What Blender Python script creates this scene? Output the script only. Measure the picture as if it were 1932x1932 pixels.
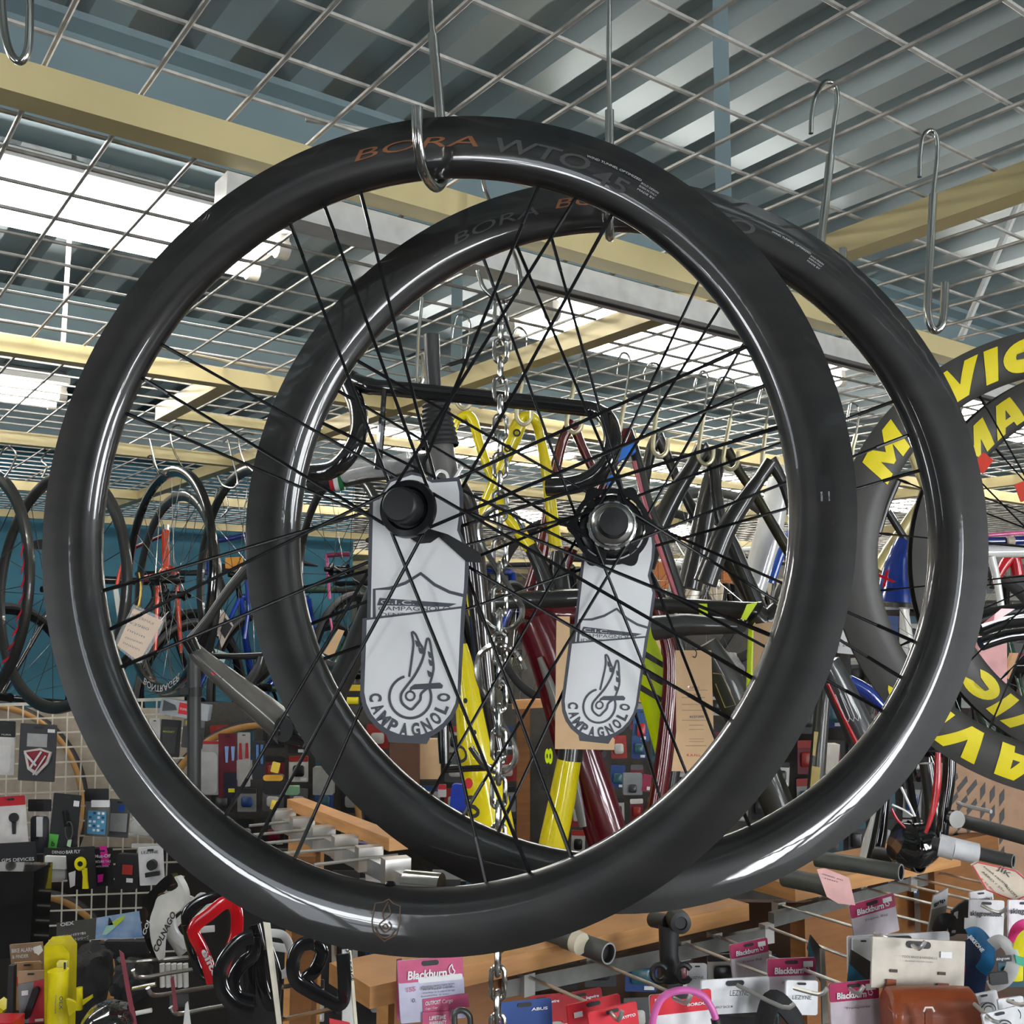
import bpy, bmesh, math, random
from mathutils import Vector as V, Matrix
sin, cos, pi, R_ = math.sin, math.cos, math.pi, math.radians
random.seed(7)
S = bpy.context.scene; COL = S.collection
for o in list(bpy.data.objects): bpy.data.objects.remove(o)
# ---------------------------------------------------------------- camera
EYE = V((0, 0, 1.6)); PITCH, ROLL = .1167, .0064
FW = V((0, cos(PITCH), sin(PITCH))); _r = V((1, 0, 0)); _u = V((0, -sin(PITCH), cos(PITCH)))
RT = _r*cos(ROLL)+_u*sin(ROLL); UP = _u*cos(ROLL)-_r*sin(ROLL)
cam = bpy.data.cameras.new('camera'); cam.sensor_width = 36; cam.lens = 36*1936/1932; cam.clip_start = .02; cam.clip_end = 80
co = bpy.data.objects.new('camera', cam); COL.objects.link(co)
m = Matrix((RT, UP, -FW)).transposed().to_4x4(); m.translation = EYE; co.matrix_world = m; S.camera = co
# ---------------------------------------------------------------- world, lights, exposure
w = bpy.data.worlds.new('world'); S.world = w; w.use_nodes = True
nt = w.node_tree; bg = nt.nodes['Background']
sky = nt.nodes.new('ShaderNodeTexSky'); sky.sky_type = 'HOSEK_WILKIE'; sky.turbidity = 6; sky.sun_direction = V((-.3, -.2, .9)).normalized()
mx = nt.nodes.new('ShaderNodeMixRGB'); mx.inputs[0].default_value = .6; mx.inputs[2].default_value = (.86, .93, 1, 1)
nt.links.new(sky.outputs[0], mx.inputs[1]); nt.links.new(mx.outputs[0], bg.inputs[0]); bg.inputs[1].default_value = 2.6
TUBE = 15.0
S.view_settings.view_transform = 'Standard'; S.view_settings.look = 'None'; S.view_settings.gamma = 1
S.view_settings.exposure = .95; S.view_settings.use_curve_mapping = False
YAW = .948; DA = V((sin(YAW), cos(YAW), 0)); DE = V((-cos(YAW), sin(YAW), 0)); DZ = V((0, 0, 1))
def W(a, e, z): return DA*a+DE*e+DZ*z
def area(name, a, e, z, la, lz, nrm, power, col):
    l = bpy.data.lights.new(name, 'AREA'); l.shape = 'RECTANGLE'; l.size = la; l.size_y = lz; l.energy = power; l.color = col
    o = bpy.data.objects.new(name, l); COL.objects.link(o); o.location = W(a, e, z)
    o.rotation_euler = nrm.to_track_quat('-Z', 'Z').to_euler()
for a_, w_ in ((-.85, .6), (1.5, 1.25), (3.9, 1.25)): area('daylight_rear', a_, -2.77, 1.4, w_, 1.6, DE, 50*w_/1.25*(1.3 if w_ < 1 else 1.15), (.95, .98, 1))
for e_ in (-.6, 1.5): area('daylight_side', -3.17, e_, 1.4, .5, 1.6, DA, 20, (.95, .98, 1))
# ---------------------------------------------------------------- helpers
def ray(px, py): return FW+RT*((px-966)/1936)-UP*((py-966)/1936)
def P(px, py, Y):
    d = ray(px, py); return EYE+d*(Y/d.y)
MATS = {}
def M(name, col, rough=.5, metal=0, coat=0, var=.12, scale=30, bump=0, emit=0, alpha=1, spec=.5, stretch=None, trans=0, c2=None, coatbump=False):
    if name in MATS: return MATS[name]
    m = bpy.data.materials.new(name); m.use_nodes = True; nt = m.node_tree; b = nt.nodes['Principled BSDF']
    b.inputs['Roughness'].default_value = rough; b.inputs['Metallic'].default_value = metal
    b.inputs['Coat Weight'].default_value = coat; b.inputs['Coat Roughness'].default_value = .025; b.inputs['Coat IOR'].default_value = 1.65
    b.inputs['Alpha'].default_value = alpha; b.inputs['Specular IOR Level'].default_value = spec
    b.inputs['Transmission Weight'].default_value = trans
    n = nt.nodes.new('ShaderNodeTexNoise'); n.inputs['Scale'].default_value = scale; n.inputs['Detail'].default_value = 3
    t = nt.nodes.new('ShaderNodeTexCoord'); mp = nt.nodes.new('ShaderNodeMapping')
    if stretch: mp.inputs['Scale'].default_value = stretch
    nt.links.new(t.outputs['Object'], mp.inputs[0]); nt.links.new(mp.outputs[0], n.inputs['Vector'])
    r = nt.nodes.new('ShaderNodeMapRange'); nt.links.new(n.outputs[0], r.inputs[0])
    r.inputs[1].default_value = .3; r.inputs[2].default_value = .7
    x = nt.nodes.new('ShaderNodeMixRGB'); nt.links.new(r.outputs[0], x.inputs[0])
    lo = c2 if c2 else [c*(1-var) for c in col]; hi = [min(1, c*(1+var)) for c in col] if not c2 else col
    x.inputs[1].default_value = (*lo, 1); x.inputs[2].default_value = (*hi, 1); nt.links.new(x.outputs[0], b.inputs['Base Color'])
    if bump:
        bp = nt.nodes.new('ShaderNodeBump'); bp.inputs['Strength'].default_value = bump; bp.inputs['Distance'].default_value = .002
        nt.links.new(n.outputs[0], bp.inputs['Height']); nt.links.new(bp.outputs[0], b.inputs['Normal'])
        if coatbump: nt.links.new(bp.outputs[0], b.inputs['Coat Normal'])
    if emit:
        b.inputs['Emission Color'].default_value = (*col, 1); b.inputs['Emission Strength'].default_value = emit
    MATS[name] = m; return m
def srgb(h):
    c = [int(h[i:i+2], 16)/255 for i in (0, 2, 4)]
    return tuple(x/12.92 if x < .04045 else ((x+.055)/1.055)**2.4 for x in c)
def C(h, rough=.5, **k): return M('paint_'+h+('_%d' % (rough*100))+''.join(str(v) for v in k.values()), srgb(h), rough, **k)
OFF = {}
TX = {}
def textmesh(s, bold=0):
    k = (s, bold)
    if k in TX: return TX[k]
    c = bpy.data.curves.new('t', 'FONT'); c.body = s; c.size = 1; c.resolution_u = 3; c.offset = bold
    o = bpy.data.objects.new('t', c); COL.objects.link(o)
    dg = bpy.context.evaluated_depsgraph_get(); me = bpy.data.meshes.new_from_object(o.evaluated_get(dg))
    vs = [tuple(v.co[:2]) for v in me.vertices]; fs = [tuple(p.vertices) for p in me.polygons]
    bpy.data.objects.remove(o); bpy.data.curves.remove(c); bpy.data.meshes.remove(me)
    if not vs: vs = [(0, 0)]
    x0 = min(v[0] for v in vs); x1 = max(v[0] for v in vs)
    vs = [((v[0]-x0)/max(1e-6, x1-x0), v[1]/.7) for v in vs]
    TX[k] = (vs, fs, (x1-x0)/.7); return TX[k]
def catmull(pts, n=6, closed=False):
    pts = [V(p) for p in pts]; out = []; L = len(pts)
    rng = range(L) if closed else range(L-1)
    for i in rng:
        if closed: a, b, c, d = pts[i-1], pts[i], pts[(i+1) % L], pts[(i+2) % L]
        else: a, b, c, d = pts[max(i-1, 0)], pts[i], pts[i+1], pts[min(i+2, L-1)]
        for k in range(n):
            t = k/n
            out.append(.5*((2*b)+(c-a)*t+(2*a-5*b+4*c-d)*t*t+(3*b-a-3*c+d)*t**3))
    if not closed: out.append(pts[-1])
    return out
class MB:
    def __init__(s): s.v = []; s.f = []; s.m = []; s.mats = []; s.sh = []
    def mi(s, m):
        if m not in s.mats: s.mats.append(m)
        return s.mats.index(m)
    def add(s, vs, fs, m, smooth=True):
        o = len(s.v); s.v += [V(v) for v in vs]; k = s.mi(m)
        for f in fs: s.f.append([i+o for i in f]); s.m.append(k); s.sh.append(smooth)
    def tube(s, pts, r, m, seg=8, closed=False, flat=None, up=None, caps=True):
        pts = [V(p) for p in pts]; n = len(pts); rs = r if isinstance(r, (list, tuple)) else [r]*n
        vs = []; prev = None
        for i, p in enumerate(pts):
            if closed: t = pts[(i+1) % n]-pts[i-1]
            else: t = pts[min(i+1, n-1)]-pts[max(i-1, 0)]
            t = t.normalized() if t.length > 1e-9 else V((0, 0, 1))
            if up is not None: a = V(up)-t*V(up).dot(t)
            elif prev is None: a = t.orthogonal()
            else: a = prev-t*prev.dot(t)
            if a.length < 1e-6: a = t.orthogonal()
            a.normalize(); prev = a; b = t.cross(a)
            fx, fy = flat if flat else (1, 1)
            for k in range(seg):
                an = 2*pi*k/seg; vs.append(p+a*(cos(an)*rs[i]*fx)+b*(sin(an)*rs[i]*fy))
        fs = []
        for i in range(n if closed else n-1):
            j = (i+1) % n
            for k in range(seg):
                l = (k+1) % seg; fs.append((i*seg+k, i*seg+l, j*seg+l, j*seg+k))
        if caps and not closed: fs += [tuple(range(seg))[::-1], tuple((n-1)*seg+k for k in range(seg))]
        s.add(vs, fs, m); return s
    def box(s, c, a, b, d, m):
        c, a, b, d = V(c), V(a), V(b), V(d)
        vs = [c+a*i+b*j+d*k for i in (-1, 1) for j in (-1, 1) for k in (-1, 1)]
        s.add(vs, [(0, 1, 3, 2), (4, 6, 7, 5), (0, 4, 5, 1), (2, 3, 7, 6), (0, 2, 6, 4), (1, 5, 7, 3)], m, False); return s
    def wbox(s, a0, a1, e0, e1, z0, z1, m):
        return s.box(W((a0+a1)/2, (e0+e1)/2, (z0+z1)/2), DA*((a1-a0)/2), DE*((e1-e0)/2), DZ*((z1-z0)/2), m)
    def beam(s, p, q, wd, ht, m, up=DZ):
        p, q = V(p), V(q); t = (q-p); sd = t.cross(up).normalized(); u2 = sd.cross(t).normalized()
        return s.box((p+q)/2, t/2, sd*(wd/2), u2*(ht/2), m)
    def lathe(s, prof, c, ax, m, seg=32, closed=False, a0=0, ms=None):
        c, ax = V(c), V(ax).normalized(); u = ax.orthogonal().normalized(); v = ax.cross(u); n = len(prof); vs = []
        for k in range(seg):
            an = 2*pi*k/seg+a0; d = u*cos(an)+v*sin(an)
            for r, h in prof: vs.append(c+d*r+ax*h)
        for k in range(seg):
            l = (k+1) % seg
        for i in range(n if closed else n-1):
            j = (i+1) % n; fs = []
            for k in range(seg):
                l = (k+1) % seg; fs.append((k*n+i, l*n+i, l*n+j, k*n+j))
            if i == 0: base = len(s.v); s.v += [V(q) for q in vs]
            mm = ms[i] if ms else m; kk = s.mi(mm)
            for f in fs: s.f.append([q+base for q in f]); s.m.append(kk); s.sh.append(True)
        return s
    def prism(s, pts, n, t, m, mside=None):
        pts = [V(p) for p in pts]; n = V(n).normalized(); L = len(pts)
        vs = [p for p in pts]+[p-n*t for p in pts]
        s.add(vs, [tuple(range(L)), tuple(range(2*L-1, L-1, -1))], m, False)
        o = len(s.v)-2*L; k = s.mi(mside or m)
        for i in range(L):
            j = (i+1) % L; s.f.append([o+i, o+L+i, o+L+j, o+j]); s.m.append(k); s.sh.append(False)
        return s
    def text(s, st, fn, m, bold=0):
        vs, fs, asp = textmesh(st, bold); s.add([fn(x, y) for x, y in vs], fs, m, False); return s
    def build(s, name, parent=None, label=None, cat=None, group=None, kind=None, smooth=True, org=None):
        me = bpy.data.meshes.new(name)
        if parent is not None: off = OFF[parent.name]
        elif org is not None: off = V(org)
        else:
            n = len(s.v); off = V((sum(v.x for v in s.v)/n, sum(v.y for v in s.v)/n, min(v.z for v in s.v)))
        me.from_pydata([v-off for v in s.v], [], s.f)
        for mt in s.mats: me.materials.append(mt)
        me.polygons.foreach_set('material_index', s.m); me.polygons.foreach_set('use_smooth', s.sh)
        bm = bmesh.new(); bm.from_mesh(me); 
        if name != 'lettering' and name != 'printed_graphic': bmesh.ops.recalc_face_normals(bm, faces=bm.faces)
        bm.to_mesh(me); bm.free()
        me.set_sharp_from_angle(angle=R_(38)); me.update()
        o = bpy.data.objects.new(name, me); COL.objects.link(o); OFF[o.name] = off
        if parent is not None: o.parent = parent
        else: o.location = off
        tag(o, label, cat, group, kind); return o
def tag(o, label=None, cat=None, group=None, kind=None):
    if label: o['label'] = label
    if cat: o['category'] = cat
    if group: o['group'] = group
    if kind: o['kind'] = kind
    return o
def thing(name, label, cat, loc, group=None):
    o = bpy.data.objects.new(name, None); COL.objects.link(o); o.location = V(loc); o.empty_display_size = .05
    OFF[o.name] = V(loc); return tag(o, label, cat, group)
class Plane:
    """a flat sheet in the room: point, yaw about z, tilt; px outlines are cut out of it"""
    def __init__(s, px, py, Y, yaw=0, tilt=0):
        s.o = P(px, py, Y); a, b = R_(yaw), R_(tilt)
        s.n = V((sin(a)*cos(b), -cos(a)*cos(b), sin(b)))
        s.u = V((cos(a), sin(a), 0)); s.v = s.n.cross(s.u); s.s = (s.o-EYE).dot(FW)/1936
    def h(s, px, py, up=0):
        d = ray(px, py); o = s.o+s.n*up; return EYE+d*((o-EYE).dot(s.n)/d.dot(s.n))
    def poly(s, mb, pts, m, t=.0005, up=0, mside=None):
        return mb.prism([s.h(x, y, up) for x, y in pts], s.n, t, m, mside)
    def line(s, mb, pts, wpx, m, up=.0006, closed=False, sm=0):
        q = [s.h(x, y, up) for x, y in pts]
        if sm: q = catmull(q, sm, closed)
        return mb.tube(q, wpx*s.s/2, m, 4, closed, flat=(.15, 1), up=s.n)
    def text(s, mb, st, p0, p1, hpx, m, bold=0, up=.0007, shear=0):
        a, b = s.h(*p0, up), s.h(*p1, up); d = b-a; q = s.n.cross(d.normalized())*(hpx*s.s)
        return mb.text(st, lambda x, y: a+d*x+q*y+d.normalized()*(shear*y*hpx*s.s), m, bold)
def rr(x0, y0, x1, y1, r, n=3):
    out = []
    for cx, cy, a in ((x1-r, y0+r, -90), (x1-r, y1-r, 0), (x0+r, y1-r, 90), (x0+r, y0+r, 180)):
        for k in range(n+1):
            t = R_(a+90*k/n); out.append((cx+r*cos(t), cy+r*sin(t)))
    return out
def rot(pts, cx, cy, deg):
    a = R_(deg); return [(cx+(x-cx)*cos(a)-(y-cy)*sin(a), cy+(x-cx)*sin(a)+(y-cy)*cos(a)) for x, y in pts]
# ---------------------------------------------------------------- materials
steel = M('polished_steel', (.62, .61, .58), .16, 1, var=.05)
gsteel = M('galvanised_wire', (.46, .44, .40), .5, .35, var=.2, scale=60)
brass_ = M('cream_steel_tube', srgb('CDBD8C'), .4, .15, var=.07, scale=8, bump=.15)
deck = M('blue_grey_deck', srgb('A3AEB0'), .34, .45, var=.05, scale=3)
purl = M('blue_grey_beam_paint', srgb('8FA3A8'), .42, .1, var=.05, scale=3)
carbon = M('ud_carbon_clearcoat', (.017, .0145, .013), .38, .0, coat=1, scale=16, c2=(.003, .003, .0035), stretch=(1, 1, 3), bump=.05, spec=.6, coatbump=True)
matcarb = M('matt_carbon', srgb('3B3935'), .45, .1, var=.12, scale=20)
blackpl = M('black_plastic', (.012, .012, .013), .45, 0, var=.1)
blackal = M('black_anodised', (.012, .012, .013), .25, .4, var=.1)
blackgl = M('black_gloss', (.012, .012, .013), .12, .1, coat=1)
rubber = M('tyre_rubber', (.03, .03, .03), .6, 0, bump=.2, scale=200)
nickel = M('satin_nickel', (.62, .61, .58), .32, .75, var=.05)
white = M('white_card', (.82, .82, .83), .45, 0, var=.02)
greyink = M('grey_ink', srgb('4E5058'), .5)
inkb = M('black_ink', (.02, .02, .022), .5)
kraft = M('kraft_card', srgb('D9B48A'), .7, var=.05, scale=40)
wood = M('pine_wood', srgb('C9925A'), .5, 0, var=.15, scale=10, stretch=(1, 1, 8), bump=.1)
dwood = M('brown_shelf_wood', srgb('8A5A30'), .5, 0, var=.15, scale=10, stretch=(1, 1, 8), bump=.1)
greyrail = M('grey_rail_steel', srgb('8A8A86'), .35, .5)
wwire = M('white_coated_wire', srgb('D8D3C4'), .4)
yel = M('yellow_decal', srgb('F7E200'), .5, 0, var=.03)
clearp = M('clear_plastic', (.9, .92, .93), .12, 0, alpha=.14, var=.02)
def ST(name, mb): return mb.build(name, None, kind='structure', org=(0, 0, 0))
# ---------------------------------------------------------------- setting
A0, A1, E0, E1, H = -3.0, 7.4, -2.6, 5.92, 2.9
mb = MB(); mb.wbox(A0, A1, E0, 9.6, -.05, 0, M('grey_floor', srgb('4C4844'), .45, bump=.05)); ST('floor', mb)
bluewall = M('teal_blue_wall', srgb('3F7D93'), .7, var=.06, scale=4)
mb = MB(); mb.wbox(A0, 3.0, E1, E1+.1, 0, H, bluewall); ST('wall_back', mb)
E2 = 9.6; mb = MB(); mb.wbox(2.9, 3.0, E1+.1, E2, 0, H, bluewall); ST('wall_alcove', mb)
offw = M('off_white_wall', srgb('B9B6AC'), .8, var=.05, scale=3)
mb = MB(); mb.wbox(A1, A1+.1, E0, E2, 0, H, offw); ST('wall_right', mb)
mb = MB(); mb.wbox(2.9, A1, E2, E2+.1, 0, H, M('far_wall_paint', srgb('8E8A80'), .8, var=.1, scale=3)); ST('wall_far', mb)
shopw = M('shelved_wall', srgb('57524A'), .8, var=.3, scale=5)
def windowed(name, along, fixed, lo, hi, wins):
    mb = MB()
    def bx(a, b, z0, z1):
        if b-a < .001 or z1-z0 < .001: return
        if along == 'A': mb.wbox(a, b, fixed-.1, fixed, z0, z1, shopw)
        else: mb.wbox(fixed-.1, fixed, a, b, z0, z1, shopw)
    x = lo
    for (a, b) in wins:
        bx(x, a, 0, H); bx(a, b, 0, .5); bx(a, b, 2.25, H); x = b
    bx(x, hi, 0, H); ST(name, mb)
windowed('wall_rear', 'A', E0, A0, A1, [(-1.2, -.5), (.8, 2.2), (3.2, 4.6)])
windowed('wall_left', 'E', A0, E0, E1, [(-.9, -.3), (1.2, 1.8)])
glass = M('window_glass', (.95, .98, 1), .02, 0, alpha=.12, var=.01)
fr_m = M('window_frame_paint', srgb('DCDCD8'), .5)
k = 0
for al, fx, a, b in (('A', E0, -1.2, -.5), ('A', E0, .8, 2.2), ('A', E0, 3.2, 4.6), ('E', A0, -.9, -.3), ('E', A0, 1.2, 1.8)):
    k += 1; f = MB(); g = MB()
    def bb(mb_, p, q, z0, z1, d, m_):
        if al == 'A': mb_.wbox(p, q, fx-.05-d, fx-.05+d, z0, z1, m_)
        else: mb_.wbox(fx-.05-d, fx-.05+d, p, q, z0, z1, m_)
    for p, q in ((a, a+.05), (b-.05, b), ((a+b)/2-.025, (a+b)/2+.025)): bb(f, p, q, .5, 2.25, .025, fr_m)
    for z in (.5, 2.2, 1.1): bb(f, a+.05, b-.05, z, z+.05, .02, fr_m)
    wo = f.build('window_%d' % k, None, kind='structure', org=(0, 0, 0))
    bb(g, a+.05, b-.05, .55, 2.2, .003, glass); g.build('pane', wo)
mb = MB(); mb.wbox(A0-6, A1+6, E0-9, E0-.15, -.12, -.06, M('asphalt_outside', srgb('8C8C86'), .8)); ST('ground_outside', mb)
# corrugated roof deck, ribs along E
prof = []; a = A0; pitch = .2
while a < A1:
    prof += [(a, 2.74), (a+.07, 2.74), (a+.09, 2.81), (a+.18, 2.81)]; a += pitch
mb = MB(); vs = []
for q, z in prof: vs += [W(q, E0, z), W(q, 9.6, z)]
mb.add(vs, [(2*i, 2*i+1, 2*i+3, 2*i+2) for i in range(len(prof)-1)], deck, False)
o = len(mb.v); vs = [v+DZ*.004 for v in vs]
mb.add(vs, [(2*i, 2*i+2, 2*i+3, 2*i+1) for i in range(len(prof)-1)], deck, False); ST('ceiling', mb)
for e in (-1.6, .2, 1.98, 3.72, 5.5):
    mb = MB(); mb.wbox(A0, A1, e-.006, e+.006, 2.52, 2.735, purl); mb.wbox(A0, A1, e-.06, e+.0, 2.725, 2.74, purl)
    mb.wbox(A0, A1, e-.05, e+.05, 2.51, 2.522, purl); ST('trim_%d' % (1+[-1.6, .2, 1.98, 3.72, 5.5].index(e)), mb)
# ceiling steel frame: cream tubes carrying the mesh
BE = [1.15, 2.27, 3.39, 4.52, 5.64, 6.77, 7.9, 9.0]; BA = [1.265, 3.75]
def label_beam(i): return 'cream square steel tube under the mesh, ' + i
desc = ['nearest one, left to right', 'second one left to right, below the long lamps', 'third tube running left to right', 'fourth tube running left to right, far off', 'fifth one, along the blue wall', 'sixth one, past the blue wall corner', 'seventh one, past the blue wall corner', 'last one, past the blue wall corner']
for i, e in enumerate(BE):
    mb = MB(); mb.wbox(-2.2 if i < 5 else 3.05, 6.6, e-.019, e+.019, 2.159, 2.197, brass_)
    mb.build('ceiling_frame_tube', label=label_beam(desc[i]), cat='beam', group='cream ceiling tubes')
for i, a in enumerate(BA):
    mb = MB(); x = -1.2
    for e in (BE if i else BE[:5]):
        mb.wbox(a-.019, a+.019, x, e-.0195, 2.159, 2.197, brass_); x = e+.0195
    mb.build('ceiling_frame_tube', label=['cream steel tube slanting from the upper right edge down to the centre', 'cream cross tube far off on the right'][i], cat='beam', group='cream ceiling tubes')
mb = MB(); mb.wbox(.80, .838, 2.29, 2.76, 2.159, 2.197, brass_); mb.build('ceiling_frame_tube', label='short cream tube stub sticking out behind the front wheel, left of centre', cat='beam', group='cream ceiling tubes')
mb = MB(); mb.wbox(.84, 3.7, 2.75, 2.775, 2.17, 2.195, brass_); mb.build('ceiling_frame_tube', label='thin cream tube joined to the end of the short stub', cat='beam', group='cream ceiling tubes')
# wire mesh panels
eb = [-.9]+BE; ab = [-2.1, 1.265, 3.75, 6.5]; names = ['nearest', 'second', 'third', 'fourth', 'fifth', 'sixth', 'seventh', 'last']; cols = ['left', 'middle', 'right']
for ie in range(8):
    for ia in range(3):
        if ie > 4 and ia == 0: continue
        mb = MB(); lo, hi, l2, h2 = eb[ie], eb[ie+1], ab[ia], ab[ia+1]
        if ie > 4 and ia == 1: l2 = 3.05
        seg = 6 if ie < 2 else 4
        i = math.ceil((l2+.01-.195)/.1015)
        while .195+i*.1015 < h2-.01:
            a = .195+i*.1015; mb.tube([W(a, lo+.004, 2.2), W(a, hi-.004, 2.2)], .0029, gsteel, seg); i += 1
        j = math.ceil((lo+.01-.5737)/.1008)
        while .5737+j*.1008 < hi-.01:
            e = .5737+j*.1008; mb.tube([W(l2+.004, e, 2.205), W(h2-.004, e, 2.205)], .0029, gsteel, seg); j += 1
        mb.build('wire_mesh_panel', label='grey welded wire mesh ceiling panel, %s row, %s bay' % (names[ie], cols[ia]), cat='mesh panel', group='ceiling mesh panels')
# grey track under the front tube
mb = MB(); mb.wbox(.412, 4.0, 1.172, 1.215, 2.118, 2.156, M('grey_track', srgb('C9C9C6'), .35, .2)); t_ = mb.build('ceiling_track', label='pale grey track fixed under the nearest cream tube, open end at left', cat='track')
mb = MB(); mb.wbox(.9, 4.0, 1.187, 1.199, 2.1165, 2.118, inkb); mb.build('groove', t_)
# hanger straps
for a, e, wd, lab in ((1.265, 1.15, .026, 'flat blue grey steel strap dropping from the roof, upper right'), (1.265, 1.99, .026, 'flat blue grey strap behind the uncut steerer tube'), (.46, 2.27, .008, 'thin white rod hanging from the roof at left')):
    mb = MB(); z1 = 2.55 if e == 1.99 else 2.735
    mb.box(W(a, e, (2.2+z1)/2), V((wd/2, 0, 0)), V((0, .003, 0)), DZ*((z1-2.2)/2), purl if wd > .01 else fr_m)
    mb.build('hanger_strap', label=lab, cat='strap', group='ceiling hanger straps')
mb = MB(); mb.tube([P(1932, 360, 2.3), P(1885, 470, 2.3), P(1812, 640, 2.3)], .008, fr_m, 8); mb.build('conduit_pipe', label='slanting pale pipe behind the mesh at the right edge', cat='pipe')
mb = MB(); mb.tube(catmull([W(-.5, 2.24, 2.212), W(.5, 2.22, 2.214), W(.9, 2.25, 2.212), W(1.6, 2.22, 2.214), W(2.6, 2.24, 2.212)], 6), .0035, M('cable_beige', srgb('A89A80'), .6), 6); mb.build('cable', label='beige cable lying on the mesh along the second tube', cat='cable')
mb = MB(); mb.tube(catmull([W(.48, 1.1, 2.212), W(.56, 1.08, 2.214), W(.64, 1.06, 2.212), W(.8, 1.09, 2.212), W(1.2, 1.1, 2.212)], 6), .003, M('cable_grey', srgb('C0BFBA'), .5), 6); mb.build('cable', label='pale cable lying along the nearest tube behind the front wheel top', cat='cable')
# fluorescent fixtures
tubem = M('fluorescent_tube', (1, .985, .96), .3, emit=TUBE, var=0)
housm = M('fixture_white', srgb('F2F0EA'), .35, var=.02)
sockm = M('socket_white', srgb('E6E0D4'), .4)
def fixture(a0, e, lab, z=2.425, L=1.22):
    t = thing('fluorescent_fixture', lab, 'ceiling light', W(a0+L/2, e, z), 'twin tube strip lights')
    mb = MB(); prof = [(-.135, -.03), (-.045, -.05), (.045, -.05), (.135, -.03), (.135, -.01), (.05, .03), (-.05, .03), (-.135, -.01)]
    vs = [W(a0, e+x, z+.068+y) for x, y in prof]+[W(a0+L, e+x, z+.068+y) for x, y in prof]; n = len(prof)
    mb.add(vs, [tuple(range(n)), tuple(range(2*n-1, n-1, -1))]+[(i, (i+1) % n, n+(i+1) % n, n+i) for i in range(n)], housm, False); mb.build('housing', t)
    for sd in (-.085, .085):
        mb = MB(); mb.tube([W(a0+.03, e+sd, z), W(a0+L-.03, e+sd, z)], .016, tubem, 10); mb.build('tube', t)
        for q in (a0+.014, a0+L-.014):
            mb = MB(); mb.tube([W(q-.012, e+sd, z), W(q+.014, e+sd, z)], .021, sockm, 10); mb.beam(W(q, e+sd, z+.01), W(q, e+sd, z+.06), .03, .022, sockm, up=DA); mb.build('socket', t)
fixture(-.36, 2.13, 'long strip light at the upper left, cut by the picture edge')
fixture(-1.95, 2.13, 'strip light in the near row beyond the left edge')
fixture(1.58, 2.13, 'long strip light right of centre behind the cross tube')
fixture(3.45, 2.13, 'strip light of the near row behind the yellow lettered wheels')
fixture(-.42, 3.93, 'strip light of the far row at the left edge')
fixture(1.92, 3.93, 'strip light behind the black handlebar')
fixture(3.6, 3.93, 'strip light behind the black hanging frames')
fixture(5.2, 3.93, 'farthest strip light of the far row')
fixture(3.4, 6.0, 'strip light past the blue wall corner')
fixture(5.2, 6.0, 'strip light far off behind the black frames')
# ---------------------------------------------------------------- the two carbon wheels
class WheelFrame:
    def __init__(s, c, yaw, tilt):
        a, b = R_(yaw), R_(tilt); s.n = V((sin(a)*cos(b), -cos(a)*cos(b), sin(b))); s.u = V((cos(a), sin(a), 0)); s.v = s.n.cross(s.u); s.c = V(c)+V((0, 0, 1.6))
    def p(s, r, deg, h=0): return s.c+s.u*(r*cos(R_(deg)))+s.v*(r*sin(R_(deg)))+s.n*h
RIM = [(.3175, 0), (.3165, -.0022), (.3085, -.003), (.3045, -.0095), (.3045, -.0175), (.3085, -.024), (.3165, -.0248), (.3175, -.027), (.309, -.0276), (.297, -.0281), (.285, -.0265), (.277, -.0225), (.2735, -.018), (.2724, -.0135), (.2735, -.009), (.277, -.0045), (.285, -.0005), (.297, .0011), (.309, .0006)]
def rimh(r, prof):
    q = prof[-6:]+[prof[0]]
    q = sorted(q)
    for (r0, h0), (r1, h1) in zip(q, q[1:]):
        if r0 <= r <= r1: return h0+(h1-h0)*(r-r0)/(r1-r0)
    return q[-1][1] if r > q[-1][0] else q[0][1]
def arc_text(mb, F, st, a0, a1, r0, hgt, m, prof, bold=0, shear=0, up=.0006, sub=True):
    vs, fs, asp = textmesh(st, bold)
    bm = bmesh.new(); bv = [bm.verts.new((x, y, 0)) for x, y in vs]
    for f in fs:
        try: bm.faces.new([bv[i] for i in f])
        except ValueError: pass
    if sub:
        n = max(2, int(abs(a1-a0)/1.2))
        for k in range(1, n): bmesh.ops.bisect_plane(bm, geom=bm.verts[:]+bm.edges[:]+bm.faces[:], plane_co=(k/n, 0, 0), plane_no=(1, 0, 0))
        for k in range(-1, 5): bmesh.ops.bisect_plane(bm, geom=bm.verts[:]+bm.edges[:]+bm.faces[:], plane_co=(0, k/4, 0), plane_no=(0, 1, 0))
    bm.verts.index_update(); out = []
    for v in bm.verts:
        r = r0+v.co.y*hgt; out.append(F.p(r, a0+(a1-a0)*(v.co.x+shear*v.co.y), rimh(r, prof)+up))
    mb.add(out, [tuple(v.index for v in f.verts) for f in bm.faces], m, False); bm.free()
copper = M('copper_foil', srgb('A8704E'), .35, .5); dgrey = M('dark_grey_decal', (.075, .075, .075), .35); brownfoil = M('brown_foil', srgb('6A5546'), .35, .5)
whitink = M('white_ink', (.7, .7, .7), .5)
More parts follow.
